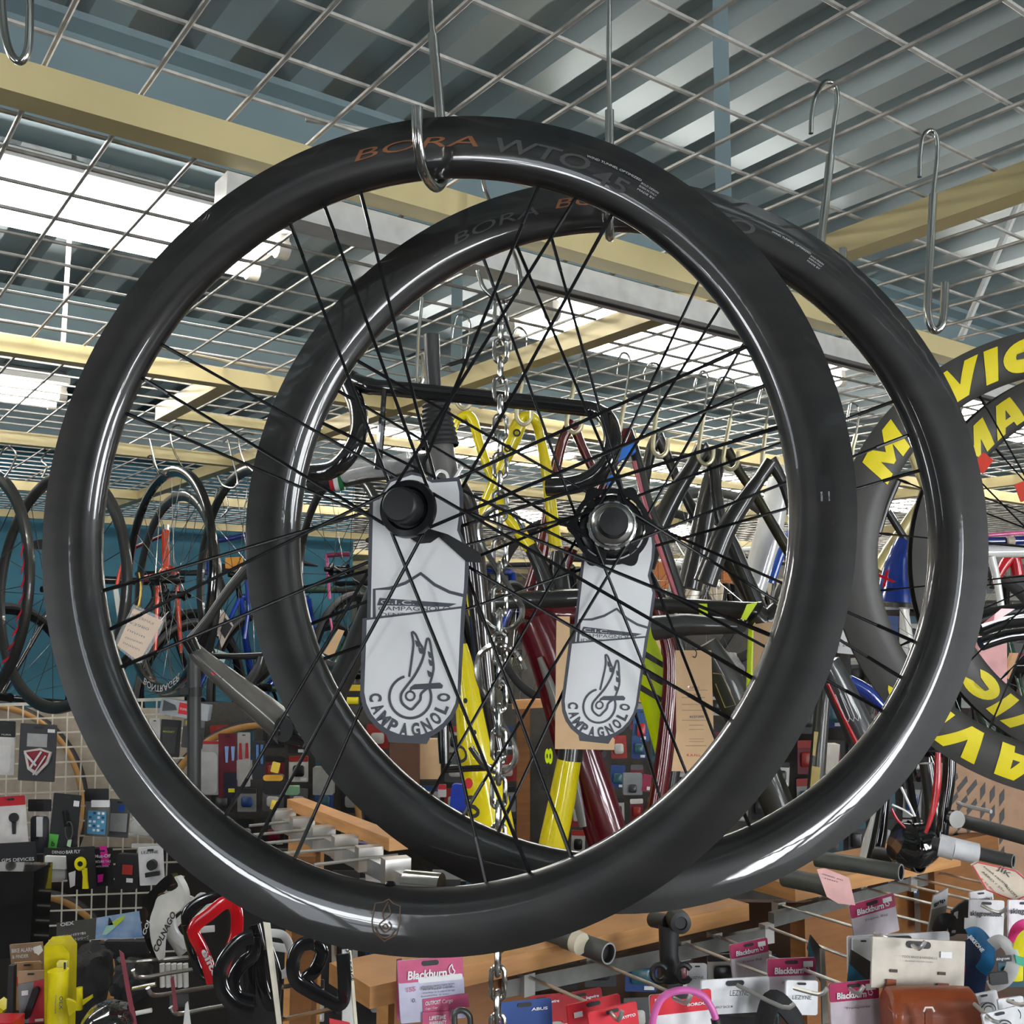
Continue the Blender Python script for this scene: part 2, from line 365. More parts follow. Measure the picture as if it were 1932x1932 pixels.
def carbon_wheel(c, yaw, tilt, base, lab, hub):
    F = WheelFrame(c, yaw, tilt); t = thing('bicycle_wheel', lab, 'wheel', F.p(.3175, -90, -.0135), None)
    mb = MB(); mb.lathe(RIM, F.c, F.n, carbon, 180, closed=True); rim = mb.build('rim', t)
    N, Fa = .0125, (-.024 if not hub else -.04)      # flange heights relative to near rim edge
    for g in range(8):
        ac = base+45*g
        for k, da in enumerate((-6.8, 0, 6.8)):
            mb = MB(); a = ac+da
            if k == 1: hp = F.p(.021, ac+(60 if g % 2 else -60), N-.002)
            else: hp = F.p(.0175 if not hub else .024, ac+(-72 if k == 0 else 72), Fa)
            tip = F.p(.2725, a, -.0135)
            d = (tip-hp); mb.tube([hp, hp+d*.2, hp+d*.9], .00115, blackal, 6, flat=(.7, 1.25), up=F.n)
            mb.tube([hp+d*.88, tip], .0016, blackal, 6); mb.build('spoke', t)
    return F, t
F1, wh1 = carbon_wheel((-.0738, .7658, .0896), -12.67, 1.97, 109, 'glossy black carbon front wheel hanging nearest the camera, white card on its hub', 0)
F2, wh2 = carbon_wheel((.0852, .8762, .0899), -2.45, 1.39, 107.8, 'glossy black carbon rear wheel hanging behind the nearest wheel, silver freehub', 1)
# hubs
mb = MB(); mb.lathe([(.0, -.044), (.009, -.044), (.0095, -.036), (.013, -.032), (.0185, -.028), (.019, -.024), (.015, -.021), (.0105, -.018), (.0095, -.005), (.013, .004), (.0208, .0085), (.022, .013), (.021, .0165), (.0165, .0175), (.0145, .0145), (.0128, .0145)], F1.c, F1.n, blackal, 48); hb = mb.build('hub', wh1)
mb = MB(); mb.lathe([(.0128, .0145), (.0133, .032), (.0128, .0345), (.0115, .0358), (.006, .0362), (0, .0362)], F1.c, F1.n, blackpl, 40); mb.build('end_cap', hb)
silver = M('machined_aluminium', (.72, .72, .71), .22, 1, var=.04)
mb = MB(); mb.lathe([(0, -.085), (.012, -.085), (.0125, -.06), (.025, -.052), (.0262, -.046), (.016, -.036), (.0125, -.02), (.0125, -.006), (.02, -.001), (.027, .001), (.0275, .005), (.024, .0065), (.0155, .007)], F2.c, F2.n, blackal, 48); hb2 = mb.build('hub', wh2)
mb = MB(); mb.lathe([(.0205, .0065), (.0205, .0135), (.0185, .0145), (.0185, .021), (.0165, .0245), (.0130, .0265), (.0125, .025)], F2.c, F2.n, silver, 40); mb.build('freehub_body', hb2, label='silver freehub body with grooved ring')
for k in range(12):
    pass
mb = MB()
for k in range(14):
    a = k*360/14; p_ = F2.p(.0195, a, .0105); tdir = (F2.p(.0195, a+5, .0105)-F2.p(.0195, a-5, .0105)).normalized()
    mb.box(p_, tdir*.0022, F2.n*.0034, tdir.cross(F2.n)*.0016, silver)
mb.build('freehub_teeth', hb2, label='pale silver spline teeth')
mb = MB(); mb.lathe([(.0128, .025), (.0122, .037), (.0115, .0385), (0, .039)], F2.c, F2.n, blackpl, 40); mb.build('end_cap', hb2)
# rotor carrier star: ring with six lobes and slots
mb = MB(); n = 96; inn, out, back = [], [], []
def star(h, sgn):
    r1, r2 = [], []
    for k in range(n):
        a = k*360/n; lob = max(0, cos(R_(6*a)))**1.5
        r1.append(F2.p(.0288, a, h)); r2.append(F2.p(.033+.0052*lob, a, h))
    return r1, r2
f1, f2_ = star(.0075, 1); b1, b2_ = star(.004, 1); vs = f1+f2_+b1+b2_
fs = []
for k in range(n):
    l = (k+1) % n; fs += [(k, l, n+l, n+k), (2*n+k, 3*n+k, 3*n+l, 2*n+l), (n+k, n+l, 3*n+l, 3*n+k), (k, 2*n+k, 2*n+l, l)]
mb.add(vs, fs, blackal); mb.lathe([(.0205, .004), (.0232, .004), (.0232, .0078), (.0205, .0078)], F2.c, F2.n, blackal, 48, closed=True)
for k in range(6):
    a = k*60+15; mb.prism([F2.p(.0228, a-9, .0072), F2.p(.0288, a-13, .0072), F2.p(.0288, a+5, .0072), F2.p(.0228, a+4, .0072)], F2.n, .003, blackal)
mb.build('rotor_carrier', hb2, label='black star shaped carrier with open slots')
# decals
mb = MB(); arc_text(mb, F1, 'BORA', 101.5, 81.2, .2915, .0085, copper, RIM, 0, .06); mb.build('lettering', wh1, label='copper coloured maker lettering')
mb = MB(); arc_text(mb, F1, 'WTO', 79.3, 63.6, .289, .011, dgrey, RIM, .012, .05); arc_text(mb, F1, '45', 62.3, 56.5, .2855, .0105, dgrey, RIM, .012, .05); mb.build('lettering', wh1, label='dark grey model lettering')
mb = MB(); arc_text(mb, F1, 'WIND TUNNEL OPTIMIZED', 64.3, 55.2, .3005, .0016, whitink, RIM, 0, 0, sub=False)
mb.build('lettering', wh1, label='tiny white lettering'); mb = MB()
for k, s_ in enumerate(('BOLD DESIGN', 'BORN IN ITALY', 'MADE BY')): arc_text(mb, F1, s_, 55.0, 52.0, .2990-.0026*k, .0014, whitink, RIM, 0, 0, sub=False)
mb.build('lettering', wh1, label='tiny white lettering')
mb = MB(); arc_text(mb, F2, 'BORA', 118.5, 102.5, .2905, .0085, dgrey, RIM, 0, .06); mb.build('lettering', wh2, label='dark grey lettering'); mb = MB(); arc_text(mb, F2, 'WTO', 80, 64.5, .289, .011, dgrey, RIM, .012, .05); mb.build('lettering', wh2, label='dark grey lettering')
mb = MB(); arc_text(mb, F2, 'BORA', 99.5, 84, .2925, .0085, copper, RIM, 0, .06); mb.build('lettering', wh2, label='copper coloured maker lettering')
mb = MB(); arc_text(mb, F2, 'WIND TUNNEL OPTIMIZED', 61.5, 54, .3005, .0016, whitink, RIM, 0, 0, sub=False)
mb.build('lettering', wh2, label='tiny white lettering'); mb = MB()
for k, s_ in enumerate(('BOLD DESIGN', 'BORN IN ITALY', 'MADE BY')): arc_text(mb, F2, s_, 53.8, 51.2, .2990-.0026*k, .0014, whitink, RIM, 0, 0, sub=False)
mb.build('lettering', wh2, label='tiny white lettering')
# shield emblem, code label and drain holes on the front rim
def rimline(mb, F, pts, wd, m, closed=False, sm=0, up=.0005):
    if sm: pts = [tuple(q[:2]) for q in catmull([(x, y, 0) for x, y in pts], sm, closed)]
    q = [F.p(.2935+y, -92.3+R2D*x/.2935, rimh(.2935+y, RIM)+up) for x, y in pts]
    mb.tube(q, wd/2, m, 4, closed, flat=(.2, 1), up=F.n)
R2D = 57.29578
sh = [(-.0098, .0098), (-.004, .0112), (0, .0135), (.004, .0112), (.0098, .0098), (.0102, -.002), (.0085, -.009), (0, -.0145), (-.0085, -.009), (-.0102, -.002)]
mb = MB(); inv = lambda L: [(x, -y) for x, y in L]
rimline(mb, F1, inv(sh), .0009, brownfoil, True)
rimline(mb, F1, inv([(0, .012), (-.003, .004), (-.001, -.001)]), .001, brownfoil, sm=3)
rimline(mb, F1, inv([(.001, .010), (.003, .004), (-.001, 0), (-.0045, -.004), (0, -.0085), (.0045, -.004), (.002, -.001)]), .001, brownfoil, sm=3)
rimline(mb, F1, inv([(0, -.003), (.002, -.0045), (0, -.006), (-.002, -.0045)]), .0009, brownfoil, True, 3)
rimline(mb, F1, inv([(-.0075, -.006), (-.004, -.0105), (0, -.012), (.004, -.0105), (.0075, -.006)]), .0012, brownfoil, sm=3)
mb.build('emblem', wh1, label='faint brown shield emblem')
mb = MB(); lab_o = []
def L1(x, y): return F1.p(.2965+x, 1.9+R2D*y/.2965, rimh(.2965+x, RIM)+.0005)
mb.prism([L1(x*.0001, y*.0001) for x, y in rr(-50, -98, 50, 98, 14)], F1.n, .0003, blackpl); cl = mb.build('code_label', wh1, label='small black code label with rounded corners')
mb = MB()
mb.text('BA70850', lambda x, y: L1(-.0028+y*.0013, -.002-.0065*x)+F1.n*.0003, whitink); mb.text('0000011149', lambda x, y: L1(.0022+y*.001, -.002-.0065*x)+F1.n*.0003, whitink); mb.build('lettering', cl)
for a in (-2.6, -11.5):
    mb = MB(); p_ = F1.p(.3015, a, .0011); mb.lathe([(.0013, 0), (.0013, .0004), (0, .0004)], p_, F1.n, inkb, 10); mb.build('drain_hole', wh1)
mb = MB(); mb.lathe([(.0035, -.001), (.0042, .0005), (.0030, .0018), (.0018, .0018), (.0016, 0)], F1.p(.2724, -93, -.0135), -(F1.p(1, -93)-F1.c), blackal, 16); mb.build('valve_hole', wh1)
# ---------------------------------------------------------------- yellow lettered deep wheels at right
RIMD = [(.3175, 0), (.3165, -.0022), (.3045, -.004), (.3045, -.021), (.3165, -.0228), (.3175, -.025), (.300, -.026), (.28, -.025), (.262, -.020), (.2555, -.0125), (.262, -.005), (.28, .0002), (.300, .0012)]
def rimhD(r):
    q = sorted(RIMD[-4:]+[RIMD[0]])
    for (r0, h0), (r1, h1) in zip(q, q[1:]):
        if r0 <= r <= r1: return h0+(h1-h0)*(r-r0)/(r1-r0)
    return q[-1][1]
BLOCK = {'M': [[(0, 0), (0, 1), (.30, 1), (.55, .52), (.80, 1), (1.1, 1), (1.1, 0), (.80, 0), (.80, .5), (.60, .12), (.50, .12), (.30, .5), (.30, 0)]],
 'A': [[(0, 0), (.30, 1), (.5, 1), (.5, .7), (.42, .4), (.5, .4), (.5, .18), (.36, .18), (.30, 0)], [(1, 0), (.70, 0), (.64, .18), (.5, .18), (.5, .4), (.58, .4), (.5, .7), (.5, 1), (.70, 1)]],
 'V': [[(0, 1), (.30, 1), (.5, .42), (.70, 1), (1, 1), (.66, 0), (.34, 0)]], 'I': [[(0, 0), (0, 1), (.3, 1), (.3, 0)]],
 'C': [[(.5+.5*cos(R_(a)), .5+.5*sin(R_(a))) for a in range(40, 321, 14)]+[(.5+.22*cos(R_(a)), .5+.22*sin(R_(a))) for a in range(320, 39, -20)]]}
def deep_wheel(c, yaw, tilt, lab, texts):
    F = WheelFrame(c, yaw, tilt); t = thing('bicycle_wheel', lab, 'wheel', F.p(.3175, -90, -.0125), 'deep rim wheels with yellow lettering')
    mb = MB(); mb.lathe(RIMD, F.c, F.n, matcarb, 160, closed=True); mb.build('rim', t)
    mb = MB(); mb.lathe([(0, .035), (.010, .035), (.0105, .022), (.018, .018), (.02, .012), (.012, .006), (.011, -.03), (.02, -.036), (.018, -.042), (.01, -.046), (.01, -.06), (0, -.06)], F.c, F.n, blackal, 32); mb.build('hub', t)
    for k in range(20):
        mb = MB(); a = k*18+9; nr = k % 2 == 0; hp = F.p(.018, a+(40 if (k//2) % 2 else -40), .014 if nr else -.038); tip = F.p(.2555, a, -.0125); d = tip-hp
        mb.tube([hp, hp+d*.93], .0011, blackal, 6); mb.tube([hp+d*.92, hp+d*.95, tip], [.0012, .0022, .0014], blackal, 6); mb.build('spoke', t)
    for st, a0, a1, r0, hg in texts:
        mb = MB()
        bm = bmesh.new(); x = 0; tot = 1.1+1+1+.3+.95+4*.12
        for chh in st:
            w_ = {'M': 1.1, 'I': .3, 'C': .95}.get(chh, 1)
            for L in BLOCK[chh]: bm.faces.new([bm.verts.new(((x+px_)/tot, py_, 0)) for px_, py_ in L])
            x += w_+.12
        bmesh.ops.triangulate(bm, faces=bm.faces[:])
        n = max(2, int(abs(a1-a0)/1.5))
        for k in range(1, n): bmesh.ops.bisect_plane(bm, geom=bm.verts[:]+bm.edges[:]+bm.faces[:], plane_co=(k/n, 0, 0), plane_no=(1, 0, 0))
        for k in range(0, 10): bmesh.ops.bisect_plane(bm, geom=bm.verts[:]+bm.edges[:]+bm.faces[:], plane_co=(0, k/10, 0), plane_no=(0, 1, 0))
        bm.verts.index_update(); out = []
        for v in bm.verts:
            r = r0+v.co.y*hg; out.append(F.p(r, a0+(a1-a0)*(v.co.x+.05*v.co.y), rimhD(r)+.0009))
        mb.add(out, [tuple(v.index for v in f.verts) for f in bm.faces], yel, False); bm.free()
        mb.build('lettering', t, label='large yellow lettering')
    return F, t
F3, wh3 = deep_wheel((.7599, 1.3697, .1001), -11.88, -4.47, 'deep grey rim wheel with large yellow lettering, the nearer of the two at right', [('MAVIC', 156, 98, .264, .044), ('MAVIC', -86, -144, .264, .044)])
F4, wh4 = deep_wheel((.9452, 1.5883, .1119), -3.6, -3.74, 'deep grey rim wheel with yellow lettering hanging behind the other one', [('MAVIC', 148, 90, .264, .044), ('MAVIC', -85, -143, .264, .044)])
for F, t, a, r in ((F3, wh3, 141, .2), (F4, wh4, 150, .2)):
    pass
mb = MB(); pl = Plane(1855, 880, 1.36, -12); pl.poly(mb, rot(rr(1843, 857, 1868, 890, 2), 1855, 873, 38), M('red_tag', srgb('E03A22'), .5), .002); rt = mb.build('spoke_tag', wh3, label='small red tag on a spoke')
mb = MB(); pl.text(mb, 'HUTCHINSON'[:3], (1850, 880), (1860, 866), 7, inkb, .02); 
pl2 = Plane(1922, 930, 1.36, -12)
mb = MB(); pl2.poly(mb, rot(rr(1920, 912, 1945, 948, 2), 1922, 930, -20), M('red_tag', srgb('E03A22'), .5), .002); mb.build('spoke_tag', wh3, label='red tag at the picture edge')
# ---------------------------------------------------------------- hooks
def hook(pts, r, lab, group='steel wheel hooks', sleeve=None, rs=None, seg=10, m=steel, name='s_hook'):
    p = catmull([P(*q) for q in pts], 8)
    t = thing(name, lab, 'hook', p[len(p)//2], group)
    mb = MB(); mb.tube(p, r, m, seg); mb.build('wire', t)
    if sleeve:
        i0, i1, r2 = sleeve; q = p[i0*8:i1*8+1]; mb = MB(); mb.tube(q, r2, m, seg+4); mb.build('sleeve', t)
    return t
hook([(760, -250, .78), (778, -285, .78), (797, -250, .78), (806, -120, .78), (812, 0, .785), (817, 66, .79), (830, 215, .80), (838, 300, .803), (838, 335, .80), (822, 353, .785), (800, 325, .755), (789, 270, .738), (787, 202, .734)], .0024, 'steel hook carrying the nearest carbon wheel by its rim', sleeve=(5, 12, .0043))
hook([(1120, -230, .90), (1135, -262, .90), (1147, -230, .90), (1149, -60, .90), (1149, 100, .905), (1150, 208, .91), (1150, 330, .915), (1151, 415, .91), (1151, 446, .89), (1150, 440, .872), (1150, 400, .858), (1150, 365, .855)], .0024, 'steel hook carrying the rear carbon wheel by its rim', sleeve=(5, 11, .0042))
hook([(1530, 252, 1.05), (1531, 222, 1.05), (1538, 185, 1.05), (1555, 156, 1.06), (1575, 160, 1.065), (1580, 190, 1.065), (1573, 240, 1.065), (1567, 292, 1.065), (1559, 370, 1.065), (1550, 450, 1.065), (1545, 520, 1.065), (1555, 560, 1.065), (1575, 550, 1.065), (1588, 515, 1.065), (1590, 469, 1.065)], .0026, 'long empty steel hook hanging above the rear wheel, left of the two free hooks', 'empty steel hooks at upper right', sleeve=(7, 14, .0045))
hook([(1735, 334, 1.17), (1736, 300, 1.17), (1741, 260, 1.17), (1755, 246, 1.17), (1767, 258, 1.17), (1768, 300, 1.17), (1761, 366, 1.17), (1757, 440, 1.17), (1752, 540, 1.17), (1751, 595, 1.17), (1762, 623, 1.17), (1777, 612, 1.17), (1782, 575, 1.17), (1783, 533, 1.17)], .0027, 'long empty steel hook at the far right, lower tip free', 'empty steel hooks at upper right', sleeve=(6, 13, .0047))
hook([(6, -90, .72), (3, -20, .72), (8, 55, .72), (20, 100, .72), (38, 116, .72), (52, 95, .72), (56, 40, .72), (55, -80, .72)], .003, 'thick steel hook loop cut by the upper left corner', 'corner hook', sleeve=None)
for k, (x, y) in enumerate(((8, 0),)): pass
hook([(870, 270, 1.32), (885, 245, 1.32), (900, 265, 1.32), (912, 345, 1.315), (940, 420, 1.30), (970, 480, 1.29), (982, 525, 1.285), (976, 552, 1.285), (945, 567, 1.285), (916, 548, 1.285), (904, 520, 1.285), (902, 510, 1.285)], .0029, 'steel hook at the top of the chain, between the spokes', 'hooks on the chain')
def sq(pts, Y, r, lab, group, name='s_hook', m=steel):
    p = catmull([P(x, y, Y+(d[0] if d else 0)) for x, y, *d in pts], 6); mb = MB(); mb.tube(p, r, m, 8); return mb.build(name, None, lab, 'hook', group)
sq([(989, 1004), (981, 984), (960, 962, -.01), (935, 958, -.01), (911, 978), (905, 1000), (912, 1030), (942, 1080), (975, 1130), (985, 1148), (980, 1172), (958, 1188), (935, 1188), (915, 1172), (899, 1141)], 1.165, .0034, 'bent steel hook threaded on the chain, upper of the two', 'hooks on the chain')
sq([(990, 1264), (978, 1240), (962, 1222, -.01), (935, 1216, -.01), (908, 1232), (900, 1262), (908, 1295), (930, 1335), (960, 1385), (973, 1420), (965, 1446), (940, 1456), (912, 1442), (888, 1409)], 1.15, .0034, 'bent steel hook threaded on the chain, lower of the two', 'hooks on the chain')
# chain
ch = thing('steel_chain', 'shiny steel link chain hanging in the middle between the hubs', 'chain', P(938, 1950, 1.1))
y = 566; k = 0
while y < 1960:
    Y = 1.27-.14*(min(1, (y-566)/700)); s_ = Y/1936; L = 48 if y < 900 else 57; hl = L*s_/2; wd = 12.5*s_
    c = P(945-6*(y-566)/1300, y+L/2, Y); a = R_(8 if k % 2 == 0 else 82); u = V((cos(a), sin(a), 0))
    pts = []
    for q in range(16):
        t_ = 2*pi*q/16; zz = sin(t_); pts.append(c+u*(wd*cos(t_))+DZ*((hl-wd)*(1 if zz > 0 else -1)*(1 if abs(zz) > .01 else 0)+wd*zz))
    mb = MB(); mb.tube(pts, .0026, steel, 8, closed=True); mb.build('link', ch); y += L-12; k += 1
# ---------------------------------------------------------------- hub cards
def hubcard(F, hh, T, lab, strap):
    """T maps drawing coordinates (those of the first card) to px of this card"""
    pl = Plane(*T(780, 1180), .8); o_ = F.c+F.n*hh; pl.n, pl.u, pl.v = F.n, F.u, F.v; d_ = ray(*T(780, 1180)); pl.o = EYE+d_*((o_-EYE).dot(F.n)/d_.dot(F.n)); pl.s = (pl.o-EYE).dot(FW)/1936; t = thing('hang_card', lab, 'tag', pl.h(*T(770, 1420)), 'white shield cards on the hubs')
    q = lambda L: [T(x, y) for x, y in L]; k = abs(T(800, 0)[0]-T(700, 0)[0])/100
    back = [(697, 937), (716, 936), (735, 905), (775, 890), (790, 893), (815, 905), (866, 900), (873, 925), (874, 960), (868, 1002), (886, 1043), (882, 1110), (877, 1155), (872, 1180), (692, 1180)]
    front_ = [(704, 945), (716, 942), (737, 910), (777, 896), (792, 899), (815, 911), (862, 908), (866, 928), (867, 960), (862, 1000), (878, 1040), (875, 1110), (870, 1150), (868, 1178), (699, 1178)]
    mb = MB(); pl.poly(mb, q(back), greyink, .0004); pl.poly(mb, q(front_), white, .0004, .0005); pl_ = mb.build('upper_sheet', t)
    low = [(684, 1170), (700, 1164), (877, 1143), (877, 1180), (872, 1290), (864, 1322)]
    lo2 = [(692, 1171), (870, 1147), (868, 1180), (864, 1288), (857, 1315)]
    def arc(cx, cy, r, a0, a1, n=12): return [(cx+r*cos(R_(a0+(a1-a0)*i/n)), cy+r*sin(R_(a0+(a1-a0)*i/n))) for i in range(n+1)]
    o1 = [(684, 1167), (878, 1143)]+arc(774, 1303, 95, 4, 176); o2 = [(692, 1170), (870, 1148)]+arc(775, 1300, 88, 4, 176)
    mb = MB(); pl.poly(mb, q(o1), greyink, .0003, .0016); pl.poly(mb, q(o2), white, .0002, .0019)
    pl.poly(mb, q([(727, 1380), (733, 1400), (805, 1404), (815, 1385)]), greyink, .0003, .0012); lw = mb.build('lower_sheet', t)
    # printing
    mb = MB()
    def ln(L, wd, **kk): pl.line(mb, q(L), wd*k, greyink, **kk)
    u1 = .0008
    ln([(706, 1178), (706, 1112), (735, 1110), (765, 1100), (794, 1082), (820, 1103), (848, 1117), (876, 1124)], 6, up=u1)
    pl.poly(mb, q([(716, 1128), (862, 1139), (846, 1145), (711, 1142)]), greyink, .0001, u1)
    pl.text(mb, 'C.I.C.', T(718, 1139), T(782, 1141), 7.5*k, white, 0, up=u1+.0004)
    pl.text(mb, 'CAMPAGNOLO', T(714, 1152), T(850, 1152), 8*k, greyink, 0, up=u1)
    pl.text(mb, 'IDENTIFICATION', T(714, 1163), T(850, 1163), 7*k, greyink, 0, up=u1)
    mb.build('printed_graphic', t)
    mb = MB(); u2 = .0023
    def l2(L, wd, **kk): pl.line(mb, q(L), wd*k, greyink, up=u2, **kk)
    l2([(774+39.5*cos(R_(a)), 1315+40*sin(R_(a))) for a in range(-25, 262, 9)], 5)
    l2([(772, 1277), (776, 1250), (780, 1215), (777, 1193), (784, 1197), (790, 1210), (797, 1222)], 4.5, sm=3)
    l2([(797, 1222), (800, 1232), (803, 1218), (806, 1205), (811, 1210), (815, 1235), (818, 1262), (811, 1290)], 4.5, sm=3)
    l2([(801, 1230), (795, 1250), (782, 1275), (766, 1296), (757, 1310), (758, 1325), (768, 1335), (777, 1338), (785, 1330), (793, 1320), (795, 1308), (808, 1297)], 5, sm=3)
    l2([(774+8.5*cos(R_(a)), 1313+8.5*sin(R_(a))) for a in range(0, 360, 30)], 4, closed=True)
    pl.poly(mb, q([(774, 1297), (782, 1291), (830, 1288), (836, 1293), (834, 1299), (778, 1301), (772, 1306)]), greyink, .0001, u2)
    for x, y in ((788, 1219), (794, 1232), (812, 1240), (813, 1255), (811, 1276)): pl.poly(mb, q([(x-5, y-12), (x+5, y-6), (x+4, y+2), (x-2, y+1), (x-4, y-4)]), greyink, .0001, u2)
    s_ = 'CAMPAGNOLO'
    for i, chh in enumerate(s_):
        a = 178-19.6*i; cx, cy = 773, 1314; r = 65
        bx, by = cx+(r+10)*cos(R_(a)), cy+(r+10)*sin(R_(a)); wd = (8 if chh != 'M' else 10)
        tx, ty = sin(R_(a)), -cos(R_(a))
        pl.text(mb, chh, T(bx-tx*wd, by-ty*wd), T(bx+tx*wd, by+ty*wd), 22.5*k, greyink, .045, up=u2)
    mb.build('lettering', t)
    if not strap: return t
    mb = MB()
    pl.poly(mb, q([(802, 995), (845, 1008), (905, 1042), (910, 1062), (880, 1060), (828, 1013), (812, 1024), (790, 1026), (768, 1012)]), blackpl, .0005, .0015); mb.build('strap', t, label='black backside strip of the folded card')
    return t
hubcard(F1, -.0125, lambda x, y: (x, y), 'white card with black winged wheel emblem hanging on the nearest hub', (0, 0))
hubcard(F2, -.014, lambda x, y: (1131+.765*(x-774)-.075*(y-1315), 1332+.79*(y-1315)+.035*(x-774)), 'smaller looking white card with winged wheel emblem on the rear wheel hub', None)
# ---------------------------------------------------------------- hanging frames and bikes
def px2(Y): return Y/1936
def tubepart(t, name, pts, Y, wd, m, flat=None, sm=5, label=None, seg=12, caps=True):
    q = [P(p[0], p[1], Y+(p[2] if len(p) > 2 else 0)) for p in pts]; n = len(q)
    if not isinstance(wd, (list, tuple)): wd = [wd]*n
    if sm and n > 2:
        c = catmull(q, sm); rs = []
        for i in range(n-1):
            for k in range(sm): rs.append(wd[i]+(wd[i+1]-wd[i])*k/sm)
        rs.append(wd[-1]); q = c
    else: rs = list(wd)
    mb = MB(); mb.tube(q, [r*px2(Y)/2 for r in rs], m, seg, flat=flat, up=V((0, -1, 0)) if flat else None, caps=caps)
    return mb.build(name, t, label=label)
def bike(name, label, cat, loc, tubes, group=None):
    t = thing(name, label, cat, P(*loc), group)
    for tb in tubes: tubepart(t, *tb)
    return t
dg = M('dark_grey_satin', srgb('3C3D3E'), .35, .1, coat=.3); mg = M('mid_grey_satin', srgb('6E6C68'), .35, .1, coat=.4)
bk = M('satin_black_frame', srgb('2A2B2A'), .32, 0, coat=.5, var=.1); red = M('dark_red_gloss', srgb('5C0818'), .25, .1, coat=.8, var=.05)
neon = M('neon_yellow', srgb('D5F000'), .4, var=.02); wht = M('white_gloss', srgb('E4E4E0'), .25, coat=.8, var=.02)
blue = M('blue_gloss', srgb('1A3C9C'), .2, .1, coat=1); blut = M('blue_tape', srgb('2F79D8'), .5)
cream = M('cream_gloss', srgb('D8C98A'), .3, coat=.5); orng = M('orange_red_gloss', srgb('D8421E'), .2, .2, coat=1); pink = M('pink_gloss', srgb('E0649A'), .3, coat=.6)
redp = M('signal_red', srgb('C81424'), .3, coat=.6)
# handlebar bike
b = bike('hanging_bicycle', 'bicycle with glossy black drop handlebar and uncut grey steerer, in the middle of both wheels', 'bicycle', (830, 1480, 1.62), [
 ('steerer', [(814, 632), (816, 690), (819, 745)], 1.64, 31, dg, None, 0),
 ('head_tube', [(829, 842), (833, 875), (842, 925)], 1.62, [56, 60, 66], mg),
 ('top_tube', [(810, 872, .02), (760, 885, .03), (700, 893, .05), (640, 905, .08), (590, 912, .12)], 1.62, [40, 34, 33, 33, 36], dg),
 ('down_tube', [(845, 930, .02), (800, 1000, .05), (735, 1080, .1), (690, 1180, .18), (640, 1290, .26), (590, 1390, .34)], 1.66, [60, 56, 56, 54, 52, 50], dg),
 ('fork', [(862, 925), (880, 960), (893, 1040), (905, 1150), (920, 1300), (945, 1440)], 1.60, [50, 46, 44, 40, 32, 22], M('brown_black_gloss', srgb('2E2622'), .25, coat=1)),
 ('fork', [(840, 925, .05), (850, 1000, .08), (845, 1150, .1), (835, 1300, .1), (838, 1440, .1)], 1.66, [40, 40, 34, 28, 20], blackgl),
])
mb = MB(); pts = [(672, 720, .03), (700, 729, .01), (760, 735), (830, 742), (960, 755), (1080, 768), (1120, 774, -.005), (1146, 792, -.03), (1156, 830, -.06), (1146, 872, -.07), (1115, 903, -.06), (1075, 916, -.05), (1032, 919, -.04)]
q = catmull([P(x, y, 1.6+(d[0] if d else 0)) for x, y, *d in pts], 6); rs = [.0128 if 6 < i < 40 else .0142 for i in range(len(q))]; mb.tube(q, rs, blackgl, 14); hb_ = mb.build('handlebar', b)
mb = MB(); pts = [(676, 722, .03), (652, 712, .03), (664, 742, .0), (676, 775, -.03), (676, 820, -.05), (655, 862, -.06), (622, 888, -.05), (575, 893, -.03)]
mb.tube(catmull([P(x, y, 1.62+(d[0] if d else 0)) for x, y, *d in pts], 6), .0145, blackgl, 14); mb.build('handlebar_drop', hb_)
mb = MB(); p0, p1 = P(822, 762, 1.62), P(830, 845, 1.62); ax = (p1-p0)
prof = []
for i in range(9): prof += [(.0205+.0012*i, ax.length*i/9), (.0225+.0012*i, ax.length*(i+.35)/9), (.0205+.0012*i, ax.length*(i+.8)/9)]
mb.lathe(prof, p0, ax, rubber, 28); mb.build('headset_spacers', b, label='ribbed black rubber boot')
for x0, x1, c_ in ((623, 631, 'B9202E'), (631, 640, 'E6E6E2'), (640, 648, '1F6A3C')):
    mb = MB(); mb.tube([P(x0, 909+(640-x0)*.06, 1.69), P(x1, 908+(640-x1)*.06, 1.69)], 17.5*px2(1.69), C(c_), 14); mb.build('stripe_band', b, label='coloured band of the Italian tricolour')
mb = MB(); mb.tube(catmull([P(650, 893, 1.655), P(690, 884, 1.64), P(735, 880, 1.635), P(775, 868, 1.625)], 5), [19*px2(1.64)]*16, M('plastic_wrap', (.8, .8, .8), .15, alpha=.35, bump=.9, scale=60), 14); mb.build('plastic_wrap', b)
mb = MB(); pp = P(840, 885, 1.59); pl = Plane(848, 890, 1.585, 20); pl.line(mb, [(815, 915), (826, 890), (842, 893), (850, 912), (872, 880)], 6, wht, sm=4); mb.build('white_flash', b)
mb = MB(); pts = [P(725, 735, 1.57), P(722, 780, 1.56), P(716, 850, 1.57), P(712, 885, 1.57)]; mb.tube(catmull(pts, 4), [5*px2(1.57)]*5+[7*px2(1.57)]*8, blackgl, 8); mb.build('brake_lever', b)
mb = MB(); pl = Plane(862, 685, 1.9, 0); mb.tube(catmull([P(834, 691, 1.9), P(855, 686, 1.9), P(872, 681, 1.9), P(884, 682, 1.9)], 4), [.001]*3+[.004]*5+[.005]*4+[.002], blackpl, 8, flat=(1, .5), up=DZ); mb.build('saddle_tip', None, 'black pointed tip beside the uncut steerer tube', 'saddle')
